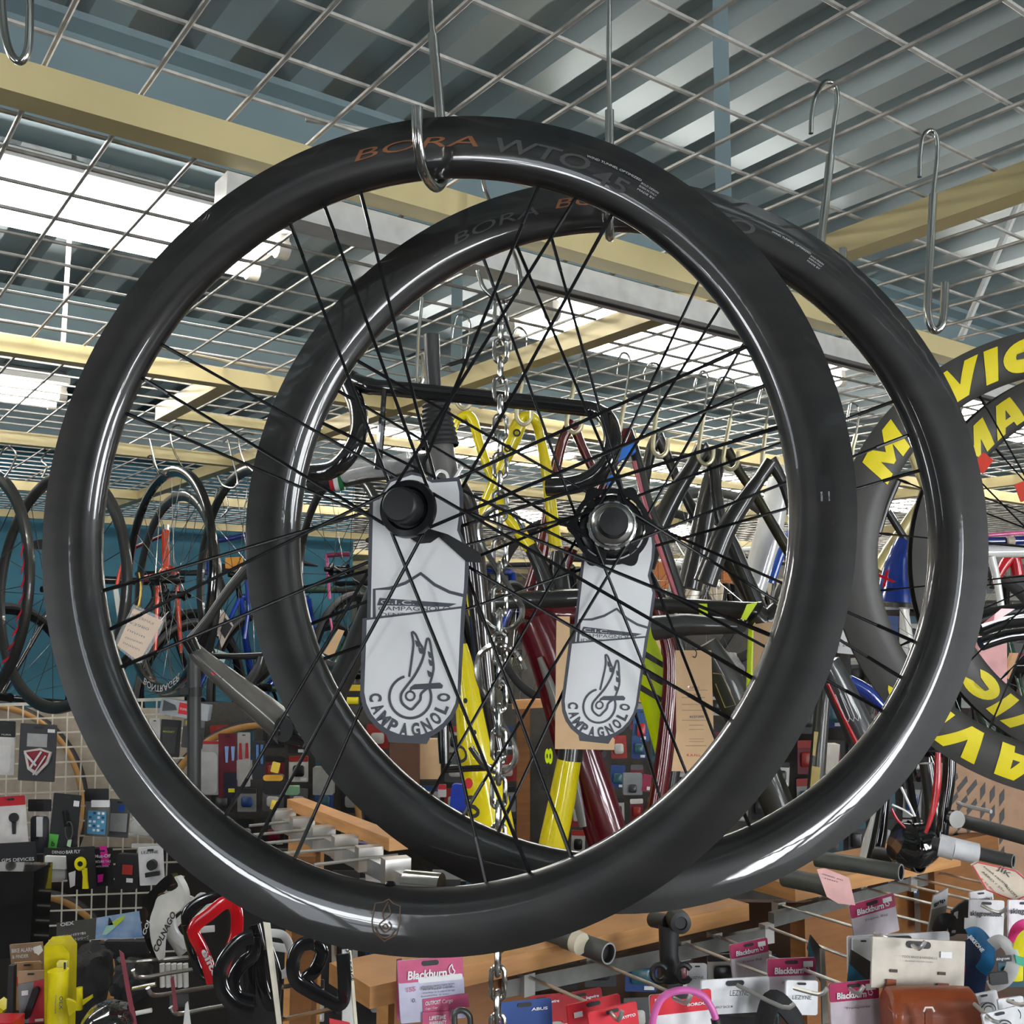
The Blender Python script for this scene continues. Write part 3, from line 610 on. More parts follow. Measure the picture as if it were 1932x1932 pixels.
mb = MB(); mb.tube([P(797, 560, 1.75), P(789, 640, 1.75), P(786, 715, 1.75)], .0032, steel, 8); mb.tube(catmull([P(786, 712, 1.75), P(790, 728, 1.75), P(798, 712, 1.75), P(797, 668, 1.75)], 5), .0032, steel, 8); mb.build('s_hook', None, 'thin hook beside the uncut steerer tube', 'hook')
# yellow frames
yb = M('yellow_frame_gloss', srgb('F2DF14'), .25, coat=.8, var=.03)
t = bike('bicycle_frame', 'bright yellow frame hanging by its rear stays, black lower end', 'bicycle frame', (960, 1180, 2.35), [
 ('seat_stay', [(852, 822), (862, 795), (880, 783), (893, 795), (905, 838), (925, 893), (948, 935)], 2.38, [12, 15, 18, 20, 18, 18, 20], yb),
 ('seat_stay', [(1048, 1032, .03), (1040, 960, .03), (1030, 880, .02), (1018, 820, .02), (1008, 790), (988, 786), (975, 800)], 2.38, [26, 24, 22, 18, 20, 20, 22], yb),
 ('chain_stay', [(983, 795), (968, 825), (952, 862), (935, 905), (912, 960), (890, 1005)], 2.36, [28, 34, 30, 22, 24, 22], yb),
 ('chain_stay', [(930, 925), (955, 968), (985, 1010), (1002, 1035)], 2.36, [24, 22, 24, 27], yb),
 ('lower_stay', [(1000, 1030), (1020, 1070), (1040, 1125)], 2.36, [27, 30, 40], bk),
 ('gusset', [(1052, 1040), (1052, 1080), (1056, 1120)], 2.37, [22, 38, 44], bk),
 ('crossbar', [(925, 1135, -.02), (990, 1132), (1060, 1129), (1100, 1127)], 2.3, [32, 34, 36, 34], bk),
 ('seat_tube', [(1077, 1415), (1062, 1500), (1036, 1625)], 2.3, [44, 50, 54], yb, None, 0),
 ('seat_collar', [(1078, 1408), (1075, 1434)], 2.3, [47, 48], bk, None, 0)], 'yellow frames')
mb = MB()
for x, y in ((975, 817), (958, 846)): mb.lathe([(.009, 0), (.009, .003), (.005, .003), (.005, 0)], P(x, y, 2.335), V((0, -1, 0)), bk, 14)
mb.build('bottle_mount', t)
mb = MB(); pl = Plane(1040, 1470, 2.262, -14); pl.text(mb, '8', (1042, 1442), (1042, 1412), 14, neon, .03); pl.text(mb, 'Z', (1034, 1465), (1034, 1446), 12, inkb, .03); pl.text(mb, '8', (1031, 1492), (1031, 1468), 14, inkb, .03); mb.build('lettering', t)
t = bike('bicycle_frame', 'bright yellow frame tube with black letters, left of the chain', 'bicycle frame', (940, 1600, 2.0), [
 ('down_tube', [(870, 1215), (880, 1290), (897, 1400), (918, 1500), (942, 1640)], 2.0, [22, 45, 68, 80, 84], yb),
 ('stay', [(888, 1110), (893, 1140), (897, 1160)], 2.05, [22, 24, 24], yb),
 ('crosspiece', [(930, 1448, -.09), (880, 1450, -.09), (840, 1452, -.09)], 2.0, [12, 12, 12], blackgl)], 'yellow frames')
mb = MB(); pl = Plane(895, 1430, 1.925, -10)
for ch_, x, y, x2, y2, m_, hh in (('F', 848, 1372, 862, 1362, inkb, 26), ('D', 868, 1440, 886, 1432, inkb, 32), ('S', 888, 1545, 908, 1537, inkb, 40)): pl.text(mb, ch_, (x, y), (x2, y2), hh, m_, .02, up=.003)
for x, y, r, m_ in ((878, 1322, 4, inkb), (895, 1382, 4, inkb), (884, 1478, 8, redp)): pl.poly(mb, [(x+r*cos(a/6*pi), y+r*1.3*sin(a/6*pi)) for a in range(12)], m_, .0003, .003)
mb.build('lettering', t)
# dark red frames
t = bike('bicycle_frame', 'dark red frame hanging between the yellow frame and the rear hub', 'bicycle frame', (1100, 1600, 2.25), [
 ('stay', [(1080, 795), (1062, 830), (1048, 885), (1037, 950), (1022, 1040), (1002, 1120)], 2.52, [22, 20, 22, 22, 26, 36], red),
 ('stay', [(1082, 800), (1095, 835), (1112, 872), (1126, 900)], 2.54, [22, 18, 17, 18], red),
 ('stay', [(1076, 1035), (1062, 1075), (1048, 1115)], 2.55, [30, 26, 24], red),
 ('bottom_bracket_shell', [(985, 1152), (1040, 1157), (1090, 1160)], 2.5, [30, 42, 36], red),
 ('down_tube', [(1010, 1165), (1045, 1250), (1085, 1400), (1120, 1500), (1160, 1620)], 2.49, [80, 86, 80, 78, 76], red, (.6, 1)),
 ('grey_stripe', [(1018, 1240, -.035), (1050, 1330, -.035), (1078, 1450, -.035), (1100, 1560, -.035)], 2.48, [10, 20, 22, 14], mg, (.4, 1))], 'dark red frames')
t = bike('bicycle_frame', 'dark red and black frame with blue tape, right of the rear hub', 'bicycle frame', (1240, 1560, 2.2), [
 ('stay', [(1184, 812), (1168, 850), (1148, 892), (1128, 935), (1110, 985)], 2.25, [20, 20, 20, 18, 20], red),
 ('stay', [(1184, 812, .02), (1200, 860), (1222, 950), (1245, 1010), (1268, 1080), (1290, 1155)], 2.25, [20, 20, 22, 24, 22, 24], bk),
 ('stay_stripe', [(1196, 870, -.02), (1215, 945, -.02), (1236, 1010, -.02), (1262, 1085, -.02), (1284, 1150, -.02)], 2.23, 9, M('pale_red_gloss', srgb('C0606A'), .2, coat=1)),
 ('seat_tube', [(1196, 1062), (1222, 1110), (1252, 1185), (1266, 1260), (1256, 1400), (1236, 1540)], 2.2, [24, 26, 28, 30, 32, 36], red),
 ('seat_tube_back', [(1212, 1062), (1240, 1115), (1272, 1190), (1284, 1260), (1276, 1400), (1256, 1540)], 2.24, [18, 20, 26, 26, 28, 30], bk)], 'dark red frames')
for pts in ([(1150, 852), (1196, 832), (1200, 852), (1156, 876)], [(1144, 900), (1160, 893), (1162, 908), (1148, 914)]):
    mb = MB(); Plane(1175, 855, 2.2, 0).poly(mb, pts, blut, .03); mb.build('protective_tape', t, label='bright blue tape')
# black frames
t = bike('bicycle_frame', 'black frame whose stays meet under the leftmost of the black frame hooks', 'bicycle frame', (1400, 1180, 2.5), [
 ('stay', [(1243, 822), (1228, 850), (1217, 905), (1210, 960)], 2.66, [26, 22, 20, 22], bk), ('stay', [(1240, 822), (1262, 868), (1290, 930), (1330, 1000), (1378, 1060), (1440, 1165)], 2.66, [26, 18, 18, 26, 32, 34], bk)], 'black frames')
t = bike('bicycle_frame', 'black frame with thick tube leaning left, second of the black frames', 'bicycle frame', (1240, 1110, 2.45), [
 ('seat_tube', [(1326, 842), (1306, 880), (1275, 930), (1240, 1000), (1215, 1070)], 2.44, [30, 30, 36, 40, 42], bk), ('stay', [(1322, 842), (1345, 880), (1352, 930), (1362, 985), (1388, 1040), (1432, 1150)], 2.46, [30, 20, 22, 24, 26, 30], bk)], 'black frames')
t = bike('bicycle_frame', 'black frame with olive streaked stay, third of the black frames', 'bicycle frame', (1300, 1140, 2.55), [
 ('seat_tube', [(1358, 850), (1345, 900), (1334, 950), (1318, 1030), (1300, 1110)], 2.57, [30, 36, 40, 44, 48], bk), ('stay', [(1372, 848), (1398, 895), (1420, 925), (1455, 985), (1500, 1060)], 2.54, [20, 18, 18, 20, 22], M('olive_black', srgb('45431F'), .35, coat=.5, c2=(.01, .01, .01)))], 'black frames')
t = bike('bicycle_frame', 'black frame with forked wide tube, rightmost of the black frames', 'bicycle frame', (1330, 1110, 2.5), [
 ('seat_tube', [(1455, 872), (1432, 905), (1400, 950), (1365, 1010), (1330, 1100)], 2.34, [30, 26, 34, 40, 46], bk), ('stay', [(1452, 868), (1475, 905), (1490, 950), (1500, 990)], 2.34, [28, 20, 18, 18], bk)], 'black frames')
t = bike('bicycle_frame', 'black aluminium frame with neon yellow bands lying across the middle right', 'bicycle frame', (1330, 1160, 2.15), [
 ('top_tube', [(1222, 1140, .05), (1300, 1144, .03), (1400, 1152), (1432, 1156)], 2.15, [28, 30, 34, 44], bk), ('bottom_bracket_shell', [(1425, 1160), (1445, 1175), (1470, 1150)], 2.13, [46, 50, 40], bk),
 ('seat_tube', [(1418, 1185), (1416, 1230), (1414, 1300)], 2.12, [12, 12, 12], neon)])
for pts in ([(1318, 1139), (1334, 1139), (1336, 1161), (1320, 1160)], [(1410, 1140), (1430, 1136), (1408, 1170), (1398, 1168)], [(1425, 1172), (1450, 1163), (1452, 1175), (1420, 1182)]):
    mb = MB(); Plane(1370, 1150, 2.11, 0).poly(mb, pts, neon, .004); mb.build('neon_band', t)
mb = MB(); mb.tube([P(1235, 1185, 2.05), P(1300, 1178, 2.02), P(1397, 1182, 1.95)], [24*px2(2), 21*px2(2), 13.5*px2(1.95)], dg, 20, caps=False); tb = mb.build('seat_tube_end', None, 'dark grey open ended frame tube pointing right below the neon banded tube', 'tube')
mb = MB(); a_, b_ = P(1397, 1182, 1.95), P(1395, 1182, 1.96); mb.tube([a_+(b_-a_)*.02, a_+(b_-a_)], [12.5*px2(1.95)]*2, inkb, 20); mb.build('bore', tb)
t = bike('bicycle_frame', 'neon yellow frame tube with slanting black stripes behind the rear hub card', 'bicycle frame', (1235, 1400, 2.3), [('down_tube', [(1195, 1160), (1218, 1240), (1238, 1310), (1262, 1420)], 2.3, [40, 60, 62, 50], neon, (.7, 1))])
mb = MB(); pl = Plane(1228, 1280, 2.25, 0)
for k in range(3): pl.poly(mb, [(1208, 1222+k*34), (1252, 1250+k*34), (1254, 1262+k*34), (1206, 1234+k*34)], inkb, .001)
mb.build('stripe', t)
t = bike('bicycle_frame', 'white frame tube with a broad blue stripe beside the black frames', 'bicycle frame', (1400, 1200, 2.8), [('down_tube', [(1478, 880), (1462, 950), (1445, 1030), (1418, 1120)], 2.8, [40, 48, 54, 50], wht, (.7, 1)), ('blue_stripe', [(1500, 985, -.04), (1475, 1040, -.04), (1455, 1100, -.04)], 2.76, [14, 16, 14], M('mid_blue_gloss', srgb('1F55B8'), .2, coat=1))])
t = bike('bicycle_frame', 'dark frame with thin gold outlines at the lower right of the kraft price card', 'bicycle frame', (1460, 1560, 2.5), [('down_tube', [(1330, 1215), (1372, 1290), (1410, 1380), (1460, 1500), (1500, 1600)], 2.5, [48, 64, 62, 60, 60], M('olive_grey', srgb('35362F'), .4, coat=.3), (.6, 1)), ('seat_tube', [(1555, 1300), (1546, 1400), (1535, 1540)], 2.45, [26, 30, 34], M('olive_grey', srgb('35362F'), .4), (.6, 1))])
gold = M('gold_line', srgb('A8934A'), .4)
mb = MB(); Plane(1380, 1330, 2.44, 0).line(mb, [(1345, 1270), (1362, 1272), (1388, 1330), (1368, 1335), (1350, 1290)], 1.5, gold); Plane(1380, 1330, 2.44, 0).poly(mb, [(1536, 1380), (1552, 1382), (1549, 1430), (1533, 1425)], gold, .0003); Plane(1380, 1330, 2.4, 0).poly(mb, [(1532, 1445), (1548, 1448), (1545, 1490), (1528, 1490)], gold, .0003); mb.build('printed_graphic', t)
if 0: t = bike('bicycle_frame', 'dark grey frame lug and wheel stay behind the open ended tube', 'bicycle frame', (1300, 1300, 2.3), [('tube', [(1270, 1180), (1290, 1230), (1300, 1290)], 2.3, [60, 56, 40], dg)])
# cream and blue frames at right, seen through the lettered wheels
bike('bicycle_frame', 'cream coloured frame tube slanting up behind the nearer lettered wheel', 'bicycle frame', (1670, 1070, 2.2), [('tube', [(1655, 1075), (1690, 1020), (1735, 950)], 2.2, [26, 24, 16], cream), ('tube', [(1715, 840), (1728, 880), (1748, 930)], 2.2, [14, 14, 14], cream), ('stay', [(1675, 965), (1700, 1005), (1725, 1045)], 2.15, [14, 14, 14], bk), ('stay', [(1692, 905), (1672, 955), (1655, 1010)], 2.15, [18, 14, 14], bk)])
t = bike('bicycle_frame', 'royal blue flared head tube with red letters inside the nearer lettered wheel', 'bicycle frame', (1690, 1142, 1.9), [('head_tube', [(1712, 1025), (1700, 1050), (1694, 1085), (1692, 1138)], 1.9, [46, 44, 60, 86], blue), ('headset_ring', [(1692, 1139), (1692, 1147)], 1.9, [92, 88], steel, None, 0)])
mb = MB(); pl = Plane(1680, 1110, 1.81, -15); pl.text(mb, 'X', (1664, 1108), (1690, 1096), 24, redp, .03, up=.004); mb.build('lettering', t)
t = bike('bicycle', 'blue and white bicycle with pink tube beyond the rear wheel at the right edge', 'bicycle', (1900, 1250, 2.6), [
 ('top_tube', [(1850, 1022), (1890, 1021), (1960, 1019)], 2.6, 17, M('navy_gloss', srgb('1C2F80'), .2, coat=1), None, 0), ('pink_tube', [(1850, 1011), (1890, 1008), (1960, 1003)], 2.65, 8, pink, None, 0),
 ('white_tube', [(1850, 1042), (1900, 1041), (1960, 1040)], 2.62, 22, wht, None, 0), ('fork', [(1870, 1050), (1880, 1090), (1890, 1150)], 2.6, [16, 14, 12], wht)])
mb = MB(); mb.tube([P(1900, 1021, 2.59), P(1912, 1021, 2.59)], 9.5*px2(2.59), C('B8A898'), 12); mb.build('tape', t)
bike('bicycle_frame', 'red fork crown at the right edge under the blue tube', 'bicycle frame', (1910, 1090, 2.7), [('fork', [(1878, 1095), (1895, 1065), (1912, 1050), (1920, 1085)], 2.7, [14, 20, 22, 20], redp), ('fork', [(1878, 1100), (1882, 1110)], 2.7, [8, 5], redp), ('tube', [(1925, 1045), (1950, 1045)], 2.7, [18, 18], redp, None, 0)])
t = bike('bicycle_frame', 'black frame with red slash graphic at the right edge', 'bicycle frame', (1880, 1180, 2.2), [('down_tube', [(1845, 1180), (1890, 1165), (1960, 1158)], 2.2, [46, 44, 46], blackgl, (.7, 1)), ('tube', [(1850, 1215), (1900, 1200), (1950, 1195)], 2.25, [26, 24, 24], blackgl)])
mb = MB(); Plane(1890, 1160, 2.14, 0).poly(mb, [(1856, 1176), (1890, 1148), (1915, 1149), (1885, 1168)], redp, .002); mb.build('red_flash', t)
mb = MB(); Plane(1885, 1180, 2.5).poly(mb, rr(1847, 1200, 1900, 1290, 3), C('E3A7A5', .6), .02); mb.build('shop_card', None, 'salmon pink card behind the lettered wheels at right', 'card')
mb = MB(); Plane(1885, 1180, 2.55).poly(mb, [(1878, 1205), (1892, 1205), (1884, 1260), (1876, 1262)], blue, .03); mb.build('blue_panel', None, 'narrow blue panel behind the pink card', 'panel')
mb = MB(); Plane(1905, 1250, 2.6).poly(mb, [(1912, 1232), (1922, 1232), (1903, 1282), (1895, 1275)], wood, .02); mb.build('wooden_slat', None, 'short light wooden slat behind the lettered wheels', 'slat')
t = bike('bicycle_frame', 'black, red and white frame standing behind the rear wheel at lower right', 'bicycle frame', (1780, 1600, 2.0), [
 ('seat_tube', [(1792, 1410), (1790, 1470), (1782, 1530), (1777, 1580)], 2.0, [24, 24, 22, 22], blackgl), ('red_stripe', [(1770, 1420, -.03), (1768, 1480, -.03), (1760, 1530, -.03), (1746, 1572, -.03)], 2.0, [10, 14, 10, 6], redp),
 ('bottom_bracket', [(1690, 1585), (1722, 1595), (1760, 1580)], 2.02, [70, 90, 60], blackgl), ('stay', [(1765, 1590), (1760, 1520), (1748, 1440)], 2.08, [50, 30, 26], bk), ('white_stay', [(1700, 1485), (1712, 1510), (1726, 1540)], 1.98, [5, 5, 5], wht), ('white_stay', [(1683, 1518), (1705, 1528), (1722, 1540)], 1.98, [4, 4, 4], wht), ('red_edge', [(1682, 1525, -.03), (1692, 1545, -.03), (1708, 1562, -.03)], 1.98, [4, 5, 3], redp)])
t = bike('bicycle_frame', 'black frame with red edge and white line pattern between both carbon rims at lower right', 'bicycle frame', (1620, 1400, 2.1), [('down_tube', [(1560, 1250), (1590, 1310), (1625, 1385), (1650, 1450)], 2.1, [50, 56, 60, 60], M('charcoal_gloss', srgb('3E3F40'), .3, coat=.6), (.6, 1)), ('red_edge', [(1562, 1290), (1590, 1350), (1618, 1405)], 2.06, [6, 7, 8], redp)])
mb = MB(); pl = Plane(1600, 1330, 2.03, 0)
for k in range(3): pl.line(mb, [(1576+9*k, 1310-k), (1594+9*k, 1355-k), (1601+9*k, 1362-k), (1603+9*k, 1352-k), (1585+9*k, 1308-k)], 1.4, whitink)
mb.build('printed_graphic', t)
bike('bicycle_frame', 'blue frame section showing between the two carbon rims on the right', 'bicycle frame', (1640, 1350, 2.3), [('tube', [(1600, 1285), (1635, 1305), (1665, 1335)], 2.3, [26, 28, 26], blue), ('tube', [(1588, 1215), (1600, 1200), (1610, 1190)], 2.4, [14, 14, 14], blue)])
bike('bicycle_frame', 'white and red striped seat tube at the lower right under the rear rim', 'bicycle frame', (1640, 1620, 2.2), [('seat_tube', [(1655, 1530), (1642, 1580), (1632, 1630)], 2.2, [12, 22, 26], wht), ('seat_tube', [(1670, 1500), (1660, 1570), (1650, 1625)], 2.15, [18, 26, 30], blackgl)])
# silver and blue grips of things far behind the neon frame
for y0, x0, dx, col, nm in ((985, 1440, 25, wht, 'white curved handlebar end'),): pass
# ---------------------------------------------------------------- grid hooks of the black frames and left wheels
def gh(pts, Y, r, lab, group, m=steel): return sq(pts, Y, r, lab, group, m=m)
bh = [((852, 638), (866, 594), (887, 612), (876, 690), (862, 745)), ((962, 660), (978, 618), (995, 640), (985, 720), (975, 775)), ((1064, 680), (1080, 640), (1098, 660), (1085, 720), (1070, 790)), ((1162, 706), (1175, 666), (1188, 680), (1180, 750), (1168, 820)), ((1214, 716), (1230, 685), (1249, 700), (1240, 770), (1232, 835)), ((1310, 738), (1325, 700), (1336, 715), (1328, 780), (1318, 850)), ((1348, 742), (1362, 712), (1388, 725), (1378, 790), (1365, 860)), ((1430, 762), (1440, 732), (1452, 750), (1446, 800), (1438, 870)), ((1598, 795), (1606, 760), (1621, 772), (1615, 820), (1608, 850))]
nm = ['first', 'second', 'third', 'fourth', 'fifth', 'sixth', 'seventh', 'eighth', 'last']
for k, L in enumerate(bh):
    a, b_, c_, d_, e_ = L; Y = 2.3 if k < 4 else 2.42; r = .0028
    t = thing('s_hook', 'long steel hook over the mesh holding a frame, %s from the left' % nm[k], 'hook', P(*e_, Y), 'frame hooks on the mesh')
    mb = MB(); mb.tube(catmull([P(*a, Y), P(a[0]+3, (a[1]+b_[1])/2, Y), P(*b_, Y), P(*c_, Y), P(*d_, Y)], 5), r, steel, 8); mb.build('wire', t)
    bx_, by_ = e_; mb = MB(); mb.tube(catmull([P(*d_, Y), P(*e_, Y), P(bx_+2, by_+18, Y), P(bx_+14, by_+26, Y), P(bx_+26, by_+16, Y), P(bx_+28, by_-8, Y)], 5), .0052, M('cream_sleeve', srgb('CFC7A4'), .3, .4), 8); mb.build('sleeve', t)
lh = [([(281, 828), (283, 832), (295, 880), (308, 895), (325, 898), (333, 890)], 2.95), ([(355, 825), (340, 803), (322, 812), (328, 850), (345, 882)], 2.9), ([(276, 865), (285, 860), (293, 880), (305, 905), (318, 898), (316, 885)], 3.0), ([(420, 835), (430, 830), (437, 860), (448, 905), (440, 920), (420, 915), (410, 898)], 2.9), ([(480, 820), (462, 818), (450, 830), (460, 870), (478, 890)], 2.9), ([(0, 860), (12, 842), (30, 855), (22, 880), (5, 905)], 2.6), ([(103, 848), (90, 852), (78, 868), (88, 880), (80, 900)], 2.6), ([(405, 940), (412, 920), (425, 935), (430, 960), (418, 975)], 3.4), ([(460, 960), (466, 945), (474, 960), (470, 990)], 3.6), ([(1280, 960), (1290, 940), (1300, 955), (1296, 990)], 3.4)]
nm = ['over the left edge of the lettered thin wheel', 'above the silver spoked wheel', 'looped round the silver spoked wheel rim', 'holding the black tube right of the silver spoked wheel', 'beside the rear rim at left', 'over the wheel at the left edge', 'over the second wheel from the left edge', 'small, far off at left by the blue wall', 'small, just left of the rear rim', 'small, far off between black stays']
for (L, Y), n_ in zip(lh, nm): gh(L, Y, .0027, 'bent steel hook '+n_, 'far mesh hooks')
# ---------------------------------------------------------------- thin wheels hanging at left
def thin_wheel(cx, cy, hpx, yaw, lab, m, spk, nsp=20, rimw=.012, depth=.03, text=None, R=.325, Y=None, tilt=0):
    Y = Y or 1936*2*R/hpx; F = WheelFrame(P(cx, cy, Y)-V((0, 0, 1.6)), yaw, tilt); t = thing('bicycle_wheel', lab, 'wheel', F.p(R, -90), 'thin wheels hanging at left')
    pr = [(R, -rimw*.7), (R+.002, 0), (R, rimw*.7), (R-.008, rimw), (R-depth*.7, rimw*.8), (R-depth, rimw*.3), (R-depth, -rimw*.3), (R-depth*.7, -rimw*.8), (R-.008, -rimw)]
    mb = MB(); mb.lathe(pr, F.c, F.n, m, 72, closed=True); mb.build('rim', t)
    mb = MB(); mb.lathe([(0, .05), (.008, .05), (.009, .035), (.02, .03), (.02, .025), (.012, .02), (.012, -.02), (.02, -.03), (.009, -.035), (.008, -.05), (0, -.05)], F.c, F.n, blackal, 20); mb.build('hub', t)
    for k in range(nsp):
        mb = MB(); a = 360*k/nsp; mb.tube([F.p(.019, a+(50 if (k//2) % 2 else -50), .027 if k % 2 else -.027), F.p(R-depth, a, 0)], .0011, spk, 4); mb.build('spoke', t)
    if text:
        st, a0, a1, mm = text; mb = MB(); arc_text(mb, F, st, a0, a1, R-.026, .018, mm, [(R+.01, rimw+.001)]*7, .01, sub=True, up=0); mb.build('lettering', t)
    return F
RP = [(1, .0135)]*7
thin_wheel(315, 1093, 428, -50, 'black thin wheel with silver spokes and a red and white decal at left', blackgl, steel, 24, text=('BONTRAGER', 250, 300, whitink))
thin_wheel(330, 1122, 390, -50, 'dark thin wheel right behind the silver spoked one', bk, steel, 12)
thin_wheel(112, 1113, 417, -37, 'black thin wheel with black hub, second from the left edge', bk, bk, 20, Y=2.75)
thin_wheel(-62, 1110, 425, -37, 'black thin wheel cut by the left edge, red decal', bk, bk, 16, Y=2.7, text=('////////', -40, 20, redp))
thin_wheel(462, 1085, 400, -50, 'black thin wheel half hidden by the rear carbon rim at left', bk, bk, 20, Y=3.0)
thin_wheel(640, 1075, 330, -55, 'black wheel hanging far behind the left card', bk, bk, 20, Y=3.3)
thin_wheel(1330, 1090, 330, -30, 'black tyred wheel standing behind the black frames', rubber, steel, 20, Y=3.7)
thin_wheel(1240, 1120, 300, -25, 'black tyred wheel far behind the dark red frame', rubber, bk, 20, Y=3.9)
thin_wheel(1040, 1150, 330, -50, 'black tyred wheel standing behind the yellow frame', rubber, steel, 20, Y=3.6)
thin_wheel(1780, 1250, 360, -40, 'black tyred wheel in the dark behind the rear rim at right', rubber, steel, 20, Y=3.2)
# bikes by the blue wall at left
t = bike('bicycle', 'orange red bicycle with silver headset standing behind the silver spoked wheel', 'bicycle', (316, 1240, 3.6), [
 ('head_tube', [(313, 1000), (312, 1030), (314, 1072)], 3.6, [15, 14, 15], orng, None, 0), ('headset', [(313, 990), (313, 1000)], 3.6, 12, steel, None, 0), ('top_tube', [(308, 1010), (265, 1028), (240, 1040)], 3.65, 7, red, None, 0),
 ('fork', [(318, 1072), (300, 1085), (297, 1130), (293, 1235)], 3.6, [16, 12, 10, 6], orng), ('fork', [(316, 1072), (333, 1085), (335, 1130), (342, 1232)], 3.6, [16, 12, 10, 6], orng), ('lamp', [(268, 1092), (300, 1088)], 3.5, [12, 16], redp, None, 0), ('stay', [(240, 1040), (226, 1080), (218, 1120)], 3.65, 7, orng), ('wheel_guard', [(218, 1110), (224, 1150), (230, 1190)], 3.5, 10, wht)])
t = bike('bicycle', 'blue bicycle with silver fork by the blue wall', 'bicycle', (400, 1230, 3.6), [
 ('top_tube', [(398, 1022), (440, 1015), (480, 1005)], 3.6, 10, M('navy_gloss', srgb('1C2F80'), .2, coat=1), None, 0), ('head_tube', [(394, 1010), (396, 1060)], 3.6, 12, steel, None, 0), ('fork', [(396, 1060), (398, 1120), (400, 1225)], 3.6, [14, 12, 8], blue), ('fork', [(408, 1070), (415, 1130), (412, 1200)], 3.6, [10, 9, 7], steel), ('seat_tube', [(465, 1090), (468, 1150), (462, 1205)], 3.6, [8, 8, 8], blue)])
t = bike('bicycle', 'pink bicycle far off by the blue wall behind the rear rim', 'bicycle', (620, 1200, 3.9), [('top_tube', [(618, 1048), (640, 1046), (660, 1046)], 3.9, 9, M('plum', srgb('8A3050'), .3), None, 0), ('seat_tube', [(616, 1045), (619, 1090), (622, 1130)], 3.9, [6, 6, 6], pink), ('fork', [(622, 1160), (626, 1185), (625, 1200)], 3.9, 4, pink)])
mb = MB()
for x0, y0, x1, y1, w_ in ((398, 1040, 455, 1080, 1),): mb.prism([P(425, 1052, 3.95), P(458, 1050, 3.95), P(456, 1075, 3.95), P(425, 1072, 3.95)], V((0, -1, 0)), .01, C('D8932C'))
mb.build('poster', None, 'orange shape on the blue wall at left', 'poster')
mb = MB(); Plane(415, 1190, 3.3).poly(mb, [(405, 1175), (420, 1150), (440, 1180), (418, 1222)], C('CFC0B0'), .004); t_ = mb.build('price_card', None, 'pale diamond shaped card with a dark square by the blue bicycle', 'tag')
mb = MB(); Plane(415, 1190, 3.28).poly(mb, [(425, 1165), (438, 1182), (424, 1205), (415, 1190)], inkb, .001); mb.build('dark_square', t_)
mb = MB(); Plane(415, 1240, 3.3).poly(mb, [(398, 1222), (428, 1232), (420, 1258), (400, 1240)], C('BFE0DC'), .004); mb.build('price_card', None, 'pale mint card hanging under the diamond shaped card', 'tag')
# grey frame tube left with open bore
t = bike('bicycle_frame', 'large grey frame with open bottom bracket at the left, inside the front wheel', 'bicycle frame', (540, 1400, 1.95), [
 ('down_tube', [(362, 1222), (388, 1248), (450, 1300), (505, 1345), (545, 1380)], 1.95, [26, 34, 46, 54, 60], M('slate_grey_gloss', srgb('66645F'), .28, .1, coat=.7)), ('seat_tube', [(360, 1208), (395, 1165), (430, 1115), (470, 1068)], 1.98, [20, 18, 18, 22], bk),
 ('crossbar', [(385, 1237), (440, 1238), (495, 1237)], 1.98, [12, 12, 14], blackgl), ('stay', [(493, 1238), (488, 1258), (470, 1290)], 1.98, [16, 18, 20], bk), ('bracket_shell', [(532, 1375), (548, 1378), (580, 1392)], 1.93, [54, 56, 40], blackgl, None, 0), ('lug', [(355, 1205), (368, 1230)], 1.93, [28, 24], blackgl, None, 0)])
mb = MB(); pl = Plane(410, 1270, 1.9, 0); pl.text(mb, 'CANNONDALE', (378, 1252), (418, 1282), 4, inkb); pl.poly(mb, [(397, 1268), (402, 1267), (408, 1273), (402, 1275)], redp, .0003); mb.build('lettering', t)
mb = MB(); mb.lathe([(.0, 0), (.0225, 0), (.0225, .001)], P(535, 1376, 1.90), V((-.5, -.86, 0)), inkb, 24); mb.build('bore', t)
mb = MB(); mb.tube([P(366, 1240, 2.7), P(366, 1600, 2.7)], 12.5*px2(2.7), M('stand_grey', srgb('3A3B3C'), .4), 16); st_ = mb.build('display_stand_pole', None, 'dark grey upright pole of a repair stand at left', 'pole')
mb = MB(); mb.tube([P(366, 1296, 2.7), P(366, 1314, 2.7)], 15*px2(2.7), blackpl, 16); mb.box(P(350, 1304, 2.69), V((.012, 0, 0)), V((0, .012, 0)), V((0, 0, .008)), blackpl); mb.build('clamp', st_)
# price cards
def price(pts, Y, lab, yaw=0, lines=True, m=kraft, group='kraft price cards', tilt=0):
    cx = sum(p[0] for p in pts)/len(pts); cy = sum(p[1] for p in pts)/len(pts); pl = Plane(cx, cy, Y, yaw, tilt)
    t = thing('price_card', lab, 'tag', pl.h(pts[-1][0], pts[-1][1]), group); mb = MB(); pl.poly(mb, pts, m, .0006); mb.build('card', t); return t, pl
t, pl = price([(1274, 1227), (1342, 1227), (1345, 1330), (1347, 1400), (1330, 1455), (1267, 1455), (1276, 1380)], 1.75, 'long kraft price card with printed lines and a price, inside the front wheel', 0)
mb = MB()
for y, x0, x1 in ((1302, 1292, 1335), (1316, 1286, 1330), (1329, 1286, 1334), (1340, 1286, 1334), (1359, 1287, 1338), (1407, 1293, 1333)): pl.line(mb, [(x0, y), (x1, y)], .7, greyink)
pl.text(mb, 'CINELLI'[:6], (1302, 1299), (1320, 1299), 4, greyink); pl.poly(mb, [(1297, 1294), (1301, 1294), (1299, 1300)], redp, .0001, .0006)
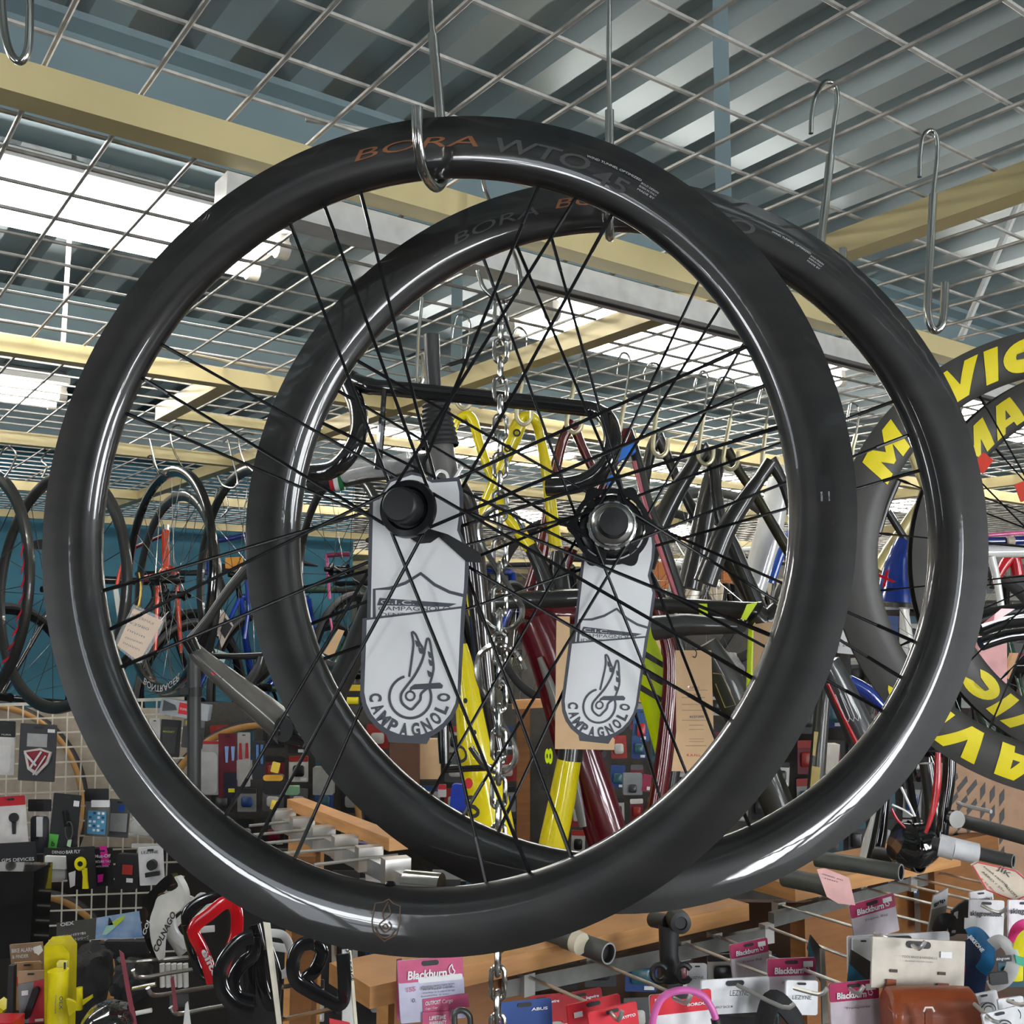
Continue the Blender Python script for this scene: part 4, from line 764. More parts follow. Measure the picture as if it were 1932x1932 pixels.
pl.text(mb, '25.5', (1308, 1313), (1322, 1312), 3.5, greyink); pl.text(mb, '¥537,000', (1301, 1355), (1328, 1354), 4.5, C('405070')); pl.text(mb, 'R.A.N.L', (1296, 1427), (1322, 1427), 4.5, redp, .01)
for y in (1369, 1377, 1395, 1400): pl.text(mb, 'nnnnnnnnn', (1300, y), (1328, y), 2, greyink)
mb.build('lettering', t)
mb = MB(); mb.tube(catmull([P(1306, 1222, 1.745), P(1314, 1230, 1.74), P(1312, 1240, 1.745), P(1306, 1238, 1.752)], 4), .0009, blackpl, 6); mb.build('cord', t)
t, pl = price([(1050, 1163), (1075, 1163), (1075, 1300), (1160, 1395), (1159, 1415), (1047, 1413)], 1.5, 'plain kraft card behind the rear hub card'); 
t, pl = price([(1422, 1178), (1462, 1172), (1462, 1290), (1420, 1290)], 2.0, 'plain kraft card by the neon tube at the front rim')
mb = MB(); mb.box(P(1228, 1205, 2.9), V((.025, 0, 0)), V((0, .02, 0)), V((0, 0, .1)), kraft); mb.build('cardboard_box', None, 'narrow tan box behind the dark red seat tube', 'box')
# left tag in sleeve
pts = [(252, 1140), (312, 1168), (302, 1195), (268, 1250), (258, 1252), (216, 1218), (222, 1198)]; t, pl = price([(252, 1148), (308, 1172), (262, 1248), (221, 1218)], 2.0, 'kraft label in a clear plastic sleeve hanging at a slant at left', 0)
mb = MB(); pl.poly(mb, pts, clearp, .0004, .002); mb.build('plastic_sleeve', t, label='clear plastic sleeve')
mb = MB()
for k, (a, b_) in enumerate((((248, 1162), (290, 1180)), ((242, 1176), (280, 1190)), ((240, 1190), (272, 1204)), ((236, 1204), (268, 1216)), ((232, 1214), (262, 1228)))): pl.text(mb, ('INTERMAX', '¥3980', 'nnnn', 'nnnnnn', 'nnnnn')[k], a, b_, 5, greyink)
mb.build('lettering', t)
mb = MB(); mb.tube(catmull([P(262, 1080, 2.02), P(266, 1110, 2.02), P(262, 1140, 2.0), P(258, 1145, 2.0)], 4), .0016, C('D8B43C'), 6); mb.build('cord', t)
mb = MB(); Plane(628, 1215, 2.4).poly(mb, [(638, 1187), (650, 1190), (628, 1240), (610, 1232)], kraft, .001); mb.build('price_card', None, 'small kraft card left of the front hub card', 'tag', 'kraft price cards')

# ---------------------------------------------------------------- complete bicycles hung deeper in the shop
def hung_bike(px, Y, zc, yaw, col, lab, tm=None, wheels=True, white_bar=False):
    o = P(px, 1100, Y); o.z = zc; a = R_(yaw); fx = V((cos(a), sin(a), 0)); t = thing('bicycle', lab, 'bicycle', o, 'bicycles hung deeper in the shop')
    q = lambda x, z, s_=0: o+fx*x+DZ*z+V((-fx.y, fx.x, 0))*s_
    BB, ST_, HT, HB, RW, FWh = (0, -.05), (-.14, .45), (.38, .46), (.42, .33), (-.42, 0), (.60, 0)
    for nm_, p0, p1, r in (('down_tube', BB, HB, .022), ('top_tube', ST_, HT, .017), ('seat_tube', BB, ST_, .016), ('head_tube', HT, HB, .022), ('seat_stay', ST_, RW, .01), ('chain_stay', BB, RW, .012), ('fork', HB, FWh, .014)):
        mb = MB(); mb.tube([q(*p0), q(*p1)], r, col, 10); mb.build(nm_, t)
    for c in (RW, FWh):
        mb = MB(); ax = V((-fx.y, fx.x, 0)); cc = q(*c); mb.lathe([(.335+.013*cos(R_(k)), .013*sin(R_(k))) for k in range(0, 360, 45)], cc, ax, tm or rubber, 48, closed=True); mb.lathe([(.322, -.01), (.305, -.006), (.305, .006), (.322, .01)], cc, ax, blackal, 48, closed=True)
        w_ = mb.build('wheel', t); mb = MB(); u = ax.orthogonal().normalized(); v = ax.cross(u)
        for k in range(20):
            d = u*cos(k*pi/10)+v*sin(k*pi/10); mb.tube([cc+d*.02, cc+d*.306], .0012, steel, 4, caps=False)
        mb.tube([cc-ax*.05, cc+ax*.05], .018, blackal, 10); mb.build('spokes', w_)
    mb = MB(); mb.tube([q(-.14, .45), q(-.17, .56)], .013, blackal, 10); mb.build('seat_post', t)
    mb = MB(); mb.tube([q(-.28, .575), q(-.15, .57), q(-.02, .565)], [.05, .035, .012], blackpl, 10, flat=(.4, 1.2), up=DZ); mb.build('saddle', t)
    mb = MB(); mb.tube(catmull([q(.46, .3, .2), q(.55, .4, .2), q(.5, .5, .2), q(.40, .5, .15), q(.40, .5, -.15), q(.5, .5, -.2), q(.55, .4, -.2), q(.46, .3, -.2)], 4), .013, wht if white_bar else blackpl, 8); mb.build('handlebar', t)
    mb = MB(); mb.lathe([(.1, -.003), (.1, .003), (.085, .003), (.085, -.003)], q(0, -.05, -.05), V((-fx.y, fx.x, 0)), blackal, 30, closed=True); mb.tube([q(0, -.05, -.06), q(.14, -.13, -.06)], .008, blackal, 8); mb.build('crank', t)
cl_ = [('white', wht), ('red', redp), ('blue', blue), ('black', blackgl), ('cream', cream), ('grey', mg), ('dark green', M('dark_green', srgb('2C4A38'), .3, coat=.6)), ('silver', steel)]
for k, (px, Y, zc, yw, ci, wb, wh_) in enumerate(((770, 4.7, 1.42, 66, 5, 0, 'far behind the front hub card'), (905, 5.0, 1.45, 66, 2, 0, 'far behind the chain'), (1030, 5.3, 1.5, 66, 3, 0, 'far behind the yellow frame'), (1160, 5.0, 1.45, 66, 7, 0, 'far behind the rear hub card'), (1275, 5.3, 1.5, 66, 0, 1, 'far behind the dark red seat tube'), (1390, 5.1, 1.55, 66, 3, 1, 'far behind the black frames'), (1500, 5.4, 1.5, 66, 4, 0, 'hidden mostly by the front rim on the right'), (1690, 3.6, 1.25, 80, 0, 0, 'in the dark between the right rims'), (1870, 3.6, 1.2, 80, 6, 0, 'behind the lettered wheels at the right edge'), (1640, 5.2, 1.5, 66, 1, 0, 'far off inside the nearer lettered wheel'), (600, 5.0, 1.35, 66, 6, 0, 'by the blue wall behind the rear rim'), (180, 4.2, 1.35, 66, 3, 0, 'by the blue wall left of the silver spoked wheel'), (490, 4.8, 1.3, 66, 2, 0, 'by the blue wall left of the rear rim'))):
    hung_bike(px, Y, zc, yw, cl_[ci][1], 'complete %s bicycle hung %s' % (cl_[ci][0], wh_), None, True, wb)
# ---------------------------------------------------------------- displays in the lower half
def PZ(px, py, z):
    d = ray(px, py); return EYE+d*((z-1.6)/d.z)
def pack(name, lab, cat, r, Y, body, header=None, rt=0, texts=(), blister=None, sticker=None, group=None, yaw=0, th=.003, extra=(), skew=0, rad=2, hole=True, hd=.001):
    x0, y0, x1, y1 = r; cx, cy = (x0+x1)/2, (y0+y1)/2; pl = Plane(cx, cy, Y, yaw)
    def q(L): return rot([(x, y+skew*(x-cx)) for x, y in L], cx, cy, rt)
    def rel(a, b): return (x0+(x1-x0)*a, y0+(y1-y0)*b)
    t = thing(name, lab, cat, pl.h(cx, y1), group); bm_ = body if not isinstance(body, str) else C(body)
    mb = MB(); pl.poly(mb, q(rr(x0, y0, x1, y1, rad)), bm_, th); mb.build('card' if th < .01 else 'box', t)
    if header:
        f, hc = header; hm = hc if not isinstance(hc, str) else C(hc); mb = MB(); pl.poly(mb, q(rr(x0, y0, x1, y0+(y1-y0)*f, min(rad, (y1-y0)*f/2))), hm, hd, hd+.0002); mb.build('header_band', t)
    if hole:
        mb = MB(); w_ = (x1-x0)*.13; hh = max(1, w_*.3); pl.poly(mb, q(rr(cx-w_, y0+4, cx+w_, y0+4+hh*2, hh*.9)), inkb, .0003, hd+.0012); mb.build('hang_hole', t)
    for e in extra:
        nm_, L, c_, up = e[:4]; mb = MB(); pl.poly(mb, q([rel(*p_) for p_ in L]), c_ if not isinstance(c_, str) else C(c_), up if up > .004 else .0006, up+.001); mb.build(nm_, t)
    if blister:
        a, b_, c_, d_, col, dep = blister; mb = MB(); p0, p1 = rel(a, b_), rel(c_, d_); m_ = col if not isinstance(col, str) else C(col, .3)
        L = q(rr(p0[0], p0[1], p1[0], p1[1], min(abs(p1[0]-p0[0]), abs(p1[1]-p0[1]))*.25, 4)); cxx = sum(p[0] for p in L)/len(L); cyy = sum(p[1] for p in L)/len(L)
        Li = [(cxx+(x-cxx)*.8, cyy+(y-cyy)*.8) for x, y in L]; n = len(L)
        vs = [pl.h(x, y, .001) for x, y in L]+[pl.h(x, y, dep*.8) for x, y in L]+[pl.h(x, y, dep) for x, y in Li]
        mb.add(vs, [(i, (i+1) % n, n+(i+1) % n, n+i) for i in range(n)]+[(n+i, n+(i+1) % n, 2*n+(i+1) % n, 2*n+i) for i in range(n)]+[tuple(range(2*n, 3*n)), tuple(range(n))[::-1]], m_); mb.build('product', t)
    if sticker:
        a, b_, c_, d_ = sticker; p0, p1 = rel(a, b_), rel(c_, d_); mb = MB(); pl.poly(mb, q([p0, (p1[0], p0[1]), p1, (p0[0], p1[1])]), white, .0005, .0025); mb.build('price_sticker', t)
    if texts:
        mb = MB()
        for st, a, b_, c_, hp, col, bo in texts:
            p0, p1 = q([rel(a, b_), rel(c_, b_)]); pl.text(mb, st, p0, p1, hp, col, bo, up=.0032)
        mb.build('lettering', t)
    return t, pl, q
# --- background: dark peg walls, cabinets and stock behind the frames
panel_d = M('dark_peg_panel', srgb('4A4742'), .7, var=.15, scale=60)
def wallpanel(lab, x0, y0, x1, y1, Y, m, nm='display_panel', th=.03):
    mb = MB(); a, b_, c_, d_ = P(x0, y0, Y), P(x1, y0, Y), P(x1, y1, Y), P(x0, y1, Y); b_.z = a.z; c_.z = d_.z
    mb.prism([a, b_, c_, d_], V((0, -1, 0)), th, m); return mb.build(nm, None, lab, 'panel')
wallpanel('dark display panel full of small stock behind the hub cards', 372, 1325, 985, 1950, 4.0, panel_d)
wallpanel('beige board behind the white wire grid at the far left', -60, 1335, 352, 1700, 3.75, M('beige_board', srgb('A89C8C'), .8))
wallpanel('dark board low down at the left, behind the cage display', -80, 1600, 700, 2300, 3.3, M('black_board', srgb('26231F'), .7))
wallpanel('dark back panel of the glass cabinet under the frames', 985, 1180, 1480, 2100, 4.1, M('cabinet_back', srgb('55504A'), .7, var=.2, scale=20))
wallpanel('dark storeroom partition behind the frames at right', 1480, 1130, 2150, 2200, 4.2, M('store_panel', srgb('3B3531'), .7, var=.3, scale=12))
wallpanel('pale board strip behind the black frames', 1160, 1090, 1620, 1190, 6.6, M('pale_board', srgb('ADA28F'), .8, var=.15, scale=8))
wallpanel('low brown panel under the right hand hook rails', 1020, 1700, 2300, 2600, 2.75, M('low_brown_panel', srgb('4A3320'), .5, var=.25, scale=6))
wallpanel('low black panel in the lower middle', 430, 1660, 1020, 2600, 2.7, M('low_black_panel', srgb('1F1D1C'), .5, var=.25, scale=6))
cm = ['2E2E30', '8C8C8A', '1B1B1D', 'B5B2AC', '5A5A5C', '701C2C', '24427C', '3A3A3C', '161618', 'C9C6C0', '99291F', '2F5A66']
wd_ = ['charcoal', 'grey', 'black', 'pale grey', 'slate', 'wine red', 'blue', 'dark grey', 'jet black', 'off white', 'brick red', 'teal']
def stock(x0, x1, y0, y1, Y, nx, ny, where, seed, skip=lambda x, y: False):
    rnd = random.Random(seed); dx, dy = (x1-x0)/nx, (y1-y0)/ny
    for j in range(ny):
        for i in range(nx):
            xa, ya = x0+dx*i+rnd.uniform(1, 5), y0+dy*j+rnd.uniform(0, 6); xb, yb = xa+dx*rnd.uniform(.62, .85), ya+dy*rnd.uniform(.7, .9)
            k = rnd.randrange(len(cm)); k2 = rnd.randrange(len(cm))
            if skip((xa+xb)/2, (ya+yb)/2): continue
            t, pl, q = pack('hanging_pack', '%s pack hanging %s, row %d, place %d' % (wd_[k], where, j+1, i+1), 'package', (xa, ya, xb, yb), Y, cm[k], (.22, cm[k2]) if k % 2 else None, rnd.uniform(-3, 3), blister=(.2, .35, .8, .8, cm[(k+5) % 12], .012), sticker=(.6, .84, .92, .95) if k % 3 == 0 else None, group='small stock '+where, hole=False)
stock(395, 985, 1365, 1600, 3.88, 12, 4, 'on the dark panel', 3)
stock(1075, 1300, 1325, 1620, 3.8, 6, 5, 'in the glass cabinet', 4)
stock(1330, 1500, 1240, 1560, 3.9, 4, 5, 'behind the black frames', 5)
stock(1500, 1800, 1160, 1700, 4.0, 6, 7, 'in the dark right background', 6)
stock(1810, 2000, 1060, 1430, 4.0, 4, 5, 'at the right edge behind the spokes', 8)
# wooden posts and shelf of the cabinet
for pts, Y, lab, m_ in (([(966, 1322), (1048, 1318), (1048, 1334), (966, 1338)], 3.5, 'light wooden shelf edge seen between chain and kraft card', wood), ([(975, 1338), (1000, 1338), (1000, 1640), (975, 1640)], 3.6, 'brown wooden cabinet side right of the chain', dwood), ([(1196, 1312), (1260, 1318), (1260, 1328), (1196, 1324)], 3.5, 'wooden shelf edge behind the neon striped tube', wood), ([(735, 1400), (790, 1400), (790, 1500), (735, 1500)], 3.4, 'brown cardboard carton under the front hub card', M('brown_carton', srgb('6A4A38'), .7)), ([(790, 1395), (830, 1395), (830, 1470), (790, 1470)], 3.45, 'tan carton beside the brown one', kraft), ([(1225, 1060), (1262, 1060), (1262, 1110), (1225, 1110)], 4.0, 'orange brown carton behind the dark red frame', M('orange_carton', srgb('B8713C'), .7)), ([(1365, 1065), (1392, 1065), (1392, 1100), (1365, 1100)], 4.0, 'orange brown carton behind the black frames', M('orange_carton', srgb('B8713C'), .7)), ([(1455, 1490), (1485, 1490), (1485, 1545), (1455, 1545)], 3.2, 'white and red carton below the rear rim', white), ([(1555, 1405), (1585, 1405), (1580, 1460), (1552, 1460)], 3.0, 'pale carton behind the olive seat tube', C('CFC8BC'))):
    mb = MB(); pl = Plane(pts[0][0], pts[0][1], Y); pl.poly(mb, pts, m_, .05); mb.build('wooden_shelf' if 'shelf' in lab or 'side' in lab else 'carton', None, lab, 'shelf' if 'shelf' in lab or 'side' in lab else 'box')
# zigzag cardboard display at right
t = thing('cardboard_display', 'tan cardboard display printed with black zigzag stripes at the right edge', 'display', P(1880, 1660, 2.6))
mb = MB(); pl = Plane(1870, 1550, 2.6); pl.poly(mb, [(1775, 1440), (1960, 1440), (1960, 1680), (1775, 1640)], M('tan_cardboard', srgb('A98568'), .7), .01); mb.build('board', t)
mb = MB()
for k in range(6):
    x = 1796+18*k
    for j in range(5):
        y = 1470+36*j+6*k; pl.poly(mb, [(x, y), (x+9, y-12), (x+9, y+8), (x, y+22)] if k > 2 else [(x-8, y+10), (x+10, y-12), (x+12, y-2), (x-6, y+20)], inkb, .0006, .001)
mb.build('printed_graphic', t)
# tan walled tyres
def tyre(cx, cy, r, Y, lab):
    F = WheelFrame(P(cx, cy, Y)-V((0, 0, 1.6)), 0, 0); R = r*Y/1936; t = thing('bicycle_tyre', lab, 'tyre', F.p(R, -90), 'tan walled tyres')
    c = [(R+.016*cos(R_(a)), .016*sin(R_(a))) for a in range(0, 360, 30)]
    mb = MB(); mb.lathe(c, F.c, F.n, rubber, 80, closed=True, ms=[rubber if (i < 2 or i > 9) else M('tan_sidewall', srgb('B98A4E'), .6) for i in range(12)]); mb.build('tyre', t)
    return t
tyre(-35, 1525, 188, 3.7, 'tan walled black tyre leaning behind the white wire grid')
tyre(490, 1560, 185, 3.75, 'tan walled tyre hung behind the grey frame and the front rim')
tyre(60, 1850, 150, 3.2, 'tan tyre low in the dark left corner behind the grid')
# white wire grid at left with its stock
t = thing('wire_grid_display', 'white wire grid display panel with hanging packs at the lower left', 'display grid', P(170, 1800, 3.1))
mb = MB(); pl = Plane(150, 1500, 3.1, -8); sl = -.035
def gy(x, y): return y+sl*x
for x in range(-40, 350, 28):
    pl.line(mb, [(x, gy(x, 1330)), (x-14, gy(x, 1800))], 3.2, wwire)
for y in range(1330, 1810, 28): pl.line(mb, [(-45, gy(-45, y)), (348, gy(348, y))], 3.2, wwire)
pl.line(mb, [(-45, gy(-45, 1330)), (348, gy(348, 1330))], 6, wwire); mb.build('wire_grid', t)
# black glossy box
mb = MB(); a = P(-30, 1642, 2.6); mb.box(P(20, 1715, 2.6), V((.075, 0, 0)), V((0, .05, 0)), V((0, 0, .1)), blackgl); mb.build('black_case', None, 'large glossy black case at the left edge', 'case')
G = 'packs on the wire grid'
pk = lambda *a, **k: pack('hanging_pack', *a, **k)
pk('white blister pack with black header and cable, cut by the left edge at the top', 'package', (-12, 1360, 28, 1462), 3.0, 'D8D4D0', (.3, '18181A'), 2, texts=[('MURIA', .35, .27, .8, 3, whitink, 0)], blister=(.2, .45, .8, .95, clearp, .015), group=G)
t, pl, q = pk('dark grey card with a red and white shield shaped brake rotor guard', 'package', (36, 1366, 105, 1474), 2.95, '3A3A3C', None, 3, group=G, extra=[('photo_panel', [(.2, .17), (.75, .17), (.75, .4), (.2, .4)], 'A8A8A8', .001), ('shield', [(.12, .48), (.55, .42), (.88, .48), (.8, .68), (.5, .9), (.25, .8)], 'D8CFC8', .008), ('shield_red', [(.2, .5), (.55, .46), (.8, .5), (.72, .66), (.5, .83), (.3, .76)], '8C1C2C', .011)], sticker=(.75, .08, .95, .14))
mb = MB(); pl.line(mb, [(46, 1420), (68, 1445)], 4, whitink, up=.016); pl.line(mb, [(78, 1418), (56, 1450)], 4, whitink, up=.016); pl.line(mb, [(86, 1426), (62, 1462)], 3, whitink, up=.016); mb.build('white_pattern', t)
t, pl, q = pk('white card with red header and black out front mount picture', 'package', (-4, 1502, 50, 1592), 2.9, 'E2DEDA', (.2, 'C41424'), -4, group=G, texts=[('K-EDGE', .3, .07, .6, 3, inkb, .01)])
mb = MB(); pl.poly(mb, [(25+9*cos(a*pi/8), 1543+9*sin(a*pi/8)) for a in range(16)], blackpl, .006, .007); pl.poly(mb, [(22, 1550), (29, 1550), (28, 1574), (23, 1574)], blackpl, .006, .007); mb.build('printed_mount', t)
pk('clear bag with dark contents and a white bar label', 'package', (53, 1508, 97, 1612), 2.95, clearp, (.22, '16161A'), 0, group=G, blister=(.1, .3, .9, .98, '2E3038', .02), extra=[('bar_label', [(.35, .32), (.62, .32), (.62, .68), (.35, .68)], 'E8E8E8', .022)])
t, pl, q = pk('black tilted card with bright green corner and oval holder', 'package', (96, 1498, 148, 1606), 2.85, '1E1E20', None, 6, group=G, extra=[('green_corner', [(.0, .72), (.34, .72), (.3, 1), (0, 1)], '4CA83C', .001), ('green_sticker', [(.68, .8), (.82, .78), (.8, .92), (.66, .9)], 'BFE0B8', .002)], texts=[('b', .1, .93, .22, 9, inkb, .02)], sticker=(.75, .1, .95, .2))
mb = MB(); pl.line(mb, [(130+7*cos(a*pi/8), 1567+17*sin(a*pi/8)) for a in range(16)], 2, dgrey, up=.01, closed=True); pl.line(mb, [(120, 1530), (124, 1560)], 6, blackgl, up=.01); mb.build('holder', t)
t, pl, q = pk('phone holder showing a blue screen full of square icons', 'package', (160, 1512, 204, 1578), 2.9, '6C6A66', None, 3, group=G, rad=4, th=.012)
mb = MB(); pl.poly(mb, rot(rr(165, 1530, 200, 1574, 2), 182, 1545, 3), C('5D9CC0', .2), .001, .004)
for i in range(4):
    for j in range(5): 
        if (i*3+j) % 4: pl.poly(mb, rot(rr(167.5+8*i, 1532+8*j, 172.5+8*i, 1536.5+8*j, 1), 182, 1545, 3), C(['E8F0F4', '2A4C80', 'DDE6EA'][(i+j) % 3]), .0005, .006)
mb.build('screen', t)
mb = MB(); pl.poly(mb, rr(160, 1488, 205, 1512, 2), C('1C1C1E'), .002, .001); pl.poly(mb, rr(172, 1510, 206, 1523, 1), white, .004, .004); mb.build('header_card', t)
pk('grey pouch pack with a blue square label', 'package', (204, 1508, 244, 1580), 2.95, '55585A', None, 4, group=G, extra=[('blue_label', [(.45, .15), (.75, .13), (.75, .3), (.45, .32)], '2450A8', .001), ('clear_window', [(.1, .38), (.9, .36), (.9, .85), (.1, .85)], '9A9C9A', .003)])
pk('clear pack holding a pale grey buckle', 'package', (243, 1535, 290, 1580), 2.95, clearp, None, 8, group=G, blister=(.1, .3, .9, .9, 'BFC0BC', .012), extra=[('buckle', [(.1, .2), (.8, .4), (.9, .55), (.4, .5)], 'E8E8E4', .015)])
pk('white pack with black clip partly hidden by the front rim', 'package', (248, 1592, 308, 1600), 2.95, 'E0DEDA', None, 0, group=G, hole=False)
pk('dark bag with pale lettering about devices at the left edge', 'package', (-14, 1590, 68, 1637), 2.8, '1C1C1E', None, -3, group=G, texts=[('GPS DEVICES', .2, .75, .95, 6, whitink, .01), ('mounts', .2, .92, .6, 2.5, whitink, 0)], hole=False)
pk('bag with black header and white label over clear parts', 'package', (82, 1600, 126, 1664), 2.8, clearp, (.22, '141416'), 2, group=G, texts=[('DENSO', .35, .16, .9, 5, whitink, .01)], blister=(.08, .4, .95, .98, 'A8A8A6', .012), extra=[('label', [(.05, .25), (.95, .25), (.95, .62), (.05, .62)], 'DCDCD8', .014)])
t, pl, q = pk('black card with a bright yellow out front mount', 'package', (126, 1598, 180, 1678), 2.75, '161618', None, -3, group=G, texts=[('BAR FLY', .0, .14, .5, 6, whitink, .02)], extra=[('white_scratches', [(.05, .6), (.3, .55), (.25, .9), (.08, .95)], 'D8D8D8', .001)])
mb = MB(); pl.poly(mb, [(151+11*cos(a*pi/8), 1630+13*sin(a*pi/8)) for a in range(16)], C('E6DC14'), .006, .008); pl.poly(mb, [(154, 1640), (163, 1638), (164, 1662), (166, 1677), (155, 1677), (156, 1655)], C('E6DC14'), .006, .008); pl.poly(mb, [(151+5*cos(a*pi/8), 1630+5*sin(a*pi/8)) for a in range(16)], inkb, .001, .0095); mb.build('yellow_mount', t)
pk('black and magenta printed security tag card', 'package', (176, 1600, 213, 1672), 2.8, '1A161A', None, -2, group=G, texts=[('Muc-Off', .1, .25, .9, 6, whitink, .02), ('SECURE TAG', .05, .38, .9, 4, whitink, .02), ('HOLDER', .1, .5, .8, 3, whitink, .01)], extra=[('magenta_stripe', [(.35, -.05), (.7, -.05), (.85, .45), (.45, .5)], 'D8289C', .0005), ('magenta_blob', [(.2, .7), (.5, .68), (.45, .88), (.2, .9)], 'D8289C', .001)])
pk('black plastic case with a red and white window', 'package', (217, 1612, 261, 1678), 2.78, '1A1A1C', None, 3, group=G, th=.02, rad=7, extra=[('red_window', [(.3, .3), (.75, .3), (.75, .58), (.3, .58)], 'A83028', .002), ('label', [(.5, .68), (.78, .68), (.78, .8), (.5, .8)], 'E0E0E0', .002)], hole=False)
t, pl, q = pk('white card with a round black rear lamp', 'package', (262, 1598, 309, 1670), 2.75, 'D8D8DA', None, -3, group=G, texts=[('LEZYNE', .12, .17, .8, 5, inkb, .01)])
mb = MB(); pl.poly(mb, [(285+9*cos(a*pi/8), 1633+10*sin(a*pi/8)) for a in range(16)], blackpl, .015, .017); pl.poly(mb, [(273, 1648), (299, 1644), (300, 1652), (274, 1656)], blackpl, .01, .011); mb.build('lamp', t)
# right part of the grid
pk('flat printed carton, grey mountains and a red logo square, topmost by the stand pole', 'package', (302, 1324, 394, 1354), 2.85, 'A9AFB4', None, 9, group=G, th=.03, hole=False, extra=[('red_square', [(.38, .1), (.64, .1), (.62, .8), (.38, .8)], 'D8202C', .001), ('dark_print', [(.05, .1), (.3, .3), (.35, .6), (.05, .8)], '4C5054', .0008)], texts=[('TOPEAK', .4, .55, .62, 4, whitink, .01)])
pk('black pack with grey outlined window and green lettering', 'package', (302, 1358, 340, 1428), 2.95, '232324', None, 4, group=G, texts=[('MAGNET', .12, .35, .7, 3.5, C('A8C040'), .01)], extra=[('window', [(.1, .2), (.85, .2), (.8, .9), (.15, .9)], '3A3A38', .001)])
pk('dark grey pack with a red and black tail lamp', 'package', (344, 1358, 384, 1412), 2.9, '48484A', (.25, '77777A'), 6, group=G, blister=(.3, .5, .85, .85, '6A1418', .015), extra=[('yellow_label', [(.1, .05), (.4, .05), (.4, .2), (.1, .2)], 'D8C820', .002)])
pk('white and grey card half hidden behind the front rim at left', 'package', (282, 1355, 302, 1398), 2.95, 'C8C6C2', None, 0, group=G)
# stock on the dark panel right of the pole
G = 'packs right of the stand pole'
pk('clear bag pack with a red header strip', 'package', (368, 1398, 412, 1500), 3.3, 'A8A8A6', (.06, 'B42830'), 0, group=G, blister=(.05, .2, .95, .98, 'B8B8B6', .015), hole=False)
pk('long wine red pack with blue clips', 'package', (412, 1384, 446, 1506), 3.3, '6C1626', None, 0, group=G, extra=[('blue_clip', [(.35, .2), (.55, .2), (.5, .45), (.4, .45)], '8CB0E0', .006), ('blue_clip', [(.7, .2), (.9, .2), (.85, .42), (.75, .42)], '8CB0E0', .006), ('dark_base', [(.3, .6), (1, .6), (1, 1), (.3, 1)], '1A1C30', .002), ('yellow_label', [(.55, .85), (.9, .85), (.9, .91), (.55, .91)], 'E0D820', .003)])
pk('pale card with two red plastic levers', 'package', (448, 1382, 472, 1484), 3.3, 'AFAAA4', None, 0, group=G, extra=[('red_lever', [(.15, .2), (.3, .2), (.35, .5), (.1, .5)], 'A81C24', .005), ('red_lever', [(.65, .2), (.8, .2), (.85, .48), (.6, .48)], 'A81C24', .005)])
pk('dark pack with light blue tools', 'package', (476, 1398, 500, 1470), 3.3, '2C3036', None, 0, group=G, extra=[('blue_tool', [(.3, .1), (.5, .1), (.5, .6), (.3, .6)], '5C88C8', .004), ('blue_tool', [(.65, .1), (.85, .1), (.85, .6), (.65, .6)], '5C88C8', .004)])
pk('black saddle bag with a yellow banded card', 'package', (496, 1462, 534, 1500), 3.0, '151517', (.3, 'E0A830'), 0, group=G, rad=9, th=.03, hole=False)
pk('small yellow tag above the saddle bag', 'package', (512, 1438, 527, 1458), 2.98, 'E8C848', None, 14, group=G, hole=False)
pk('yellow tag tied to the front wheel spokes at lower left', 'package', (511, 1510, 523, 1528), 2.4, 'E8C848', None, 16, group=G, hole=False)
pk('pale printed box behind the rear rim at lower left', 'package', (590, 1448, 628, 1500), 3.4, '989690', None, 0, group=G, th=.04, hole=False)
pk('green and white tin among the dark stock', 'package', (538, 1484, 562, 1500), 3.3, '7FA884', None, 0, group=G, th=.03, hole=False)
pk('royal blue bundle beside the yellow down tube', 'package', (850, 1480, 882, 1530), 3.2, '1C3CB0', None, 5, group=G, th=.03, hole=False, rad=8)
pk('white and red tagged pack beside the blue bundle', 'package', (826, 1480, 842, 1504), 3.1, 'D8D0CC', (.4, 'C03038'), 0, group=G, hole=False)
pk('purple ribbed pack below the wooden rail', 'package', (640, 1590, 700, 1606), 3.0, '3C2A5C', None, 6, group=G, th=.03, hole=False)
pk('blue card with a red ring lock in the glass cabinet', 'package', (1194, 1338, 1226, 1398), 3.3, '1C4A7C', None, 2, group=G, blister=(.25, .45, .75, .85, 'C03038', .012), sticker=(.5, .85, .8, .95))
pk('grey box with a small black part in the glass cabinet', 'package', (1176, 1460, 1212, 1500), 3.4, '8A8C8E', None, 0, group=G, th=.03, blister=(.3, .5, .7, .9, '3C3E40', .01), hole=False)
pk('magenta looped part hanging in the glass cabinet', 'package', (1212, 1462, 1236, 1494), 3.4, 'A0284C', None, 8, group=G, hole=False, sticker=(.4, .7, .8, .9))
# ---------------------------------------------------------------- foreground shelves, hook rails and packs
ZR = 1.04
def lowfill(x0, x1, y0, y1, Y, nx, ny, where, seed): stock(x0, x1, y0, y1, Y, nx, ny, where, seed)
lowfill(1020, 1960, 1800, 1960, 2.6, 12, 2, 'low down behind the right hook rails', 11)
lowfill(560, 1000, 1640, 1950, 2.5, 7, 3, 'in the dark between cages and pink cards', 12)
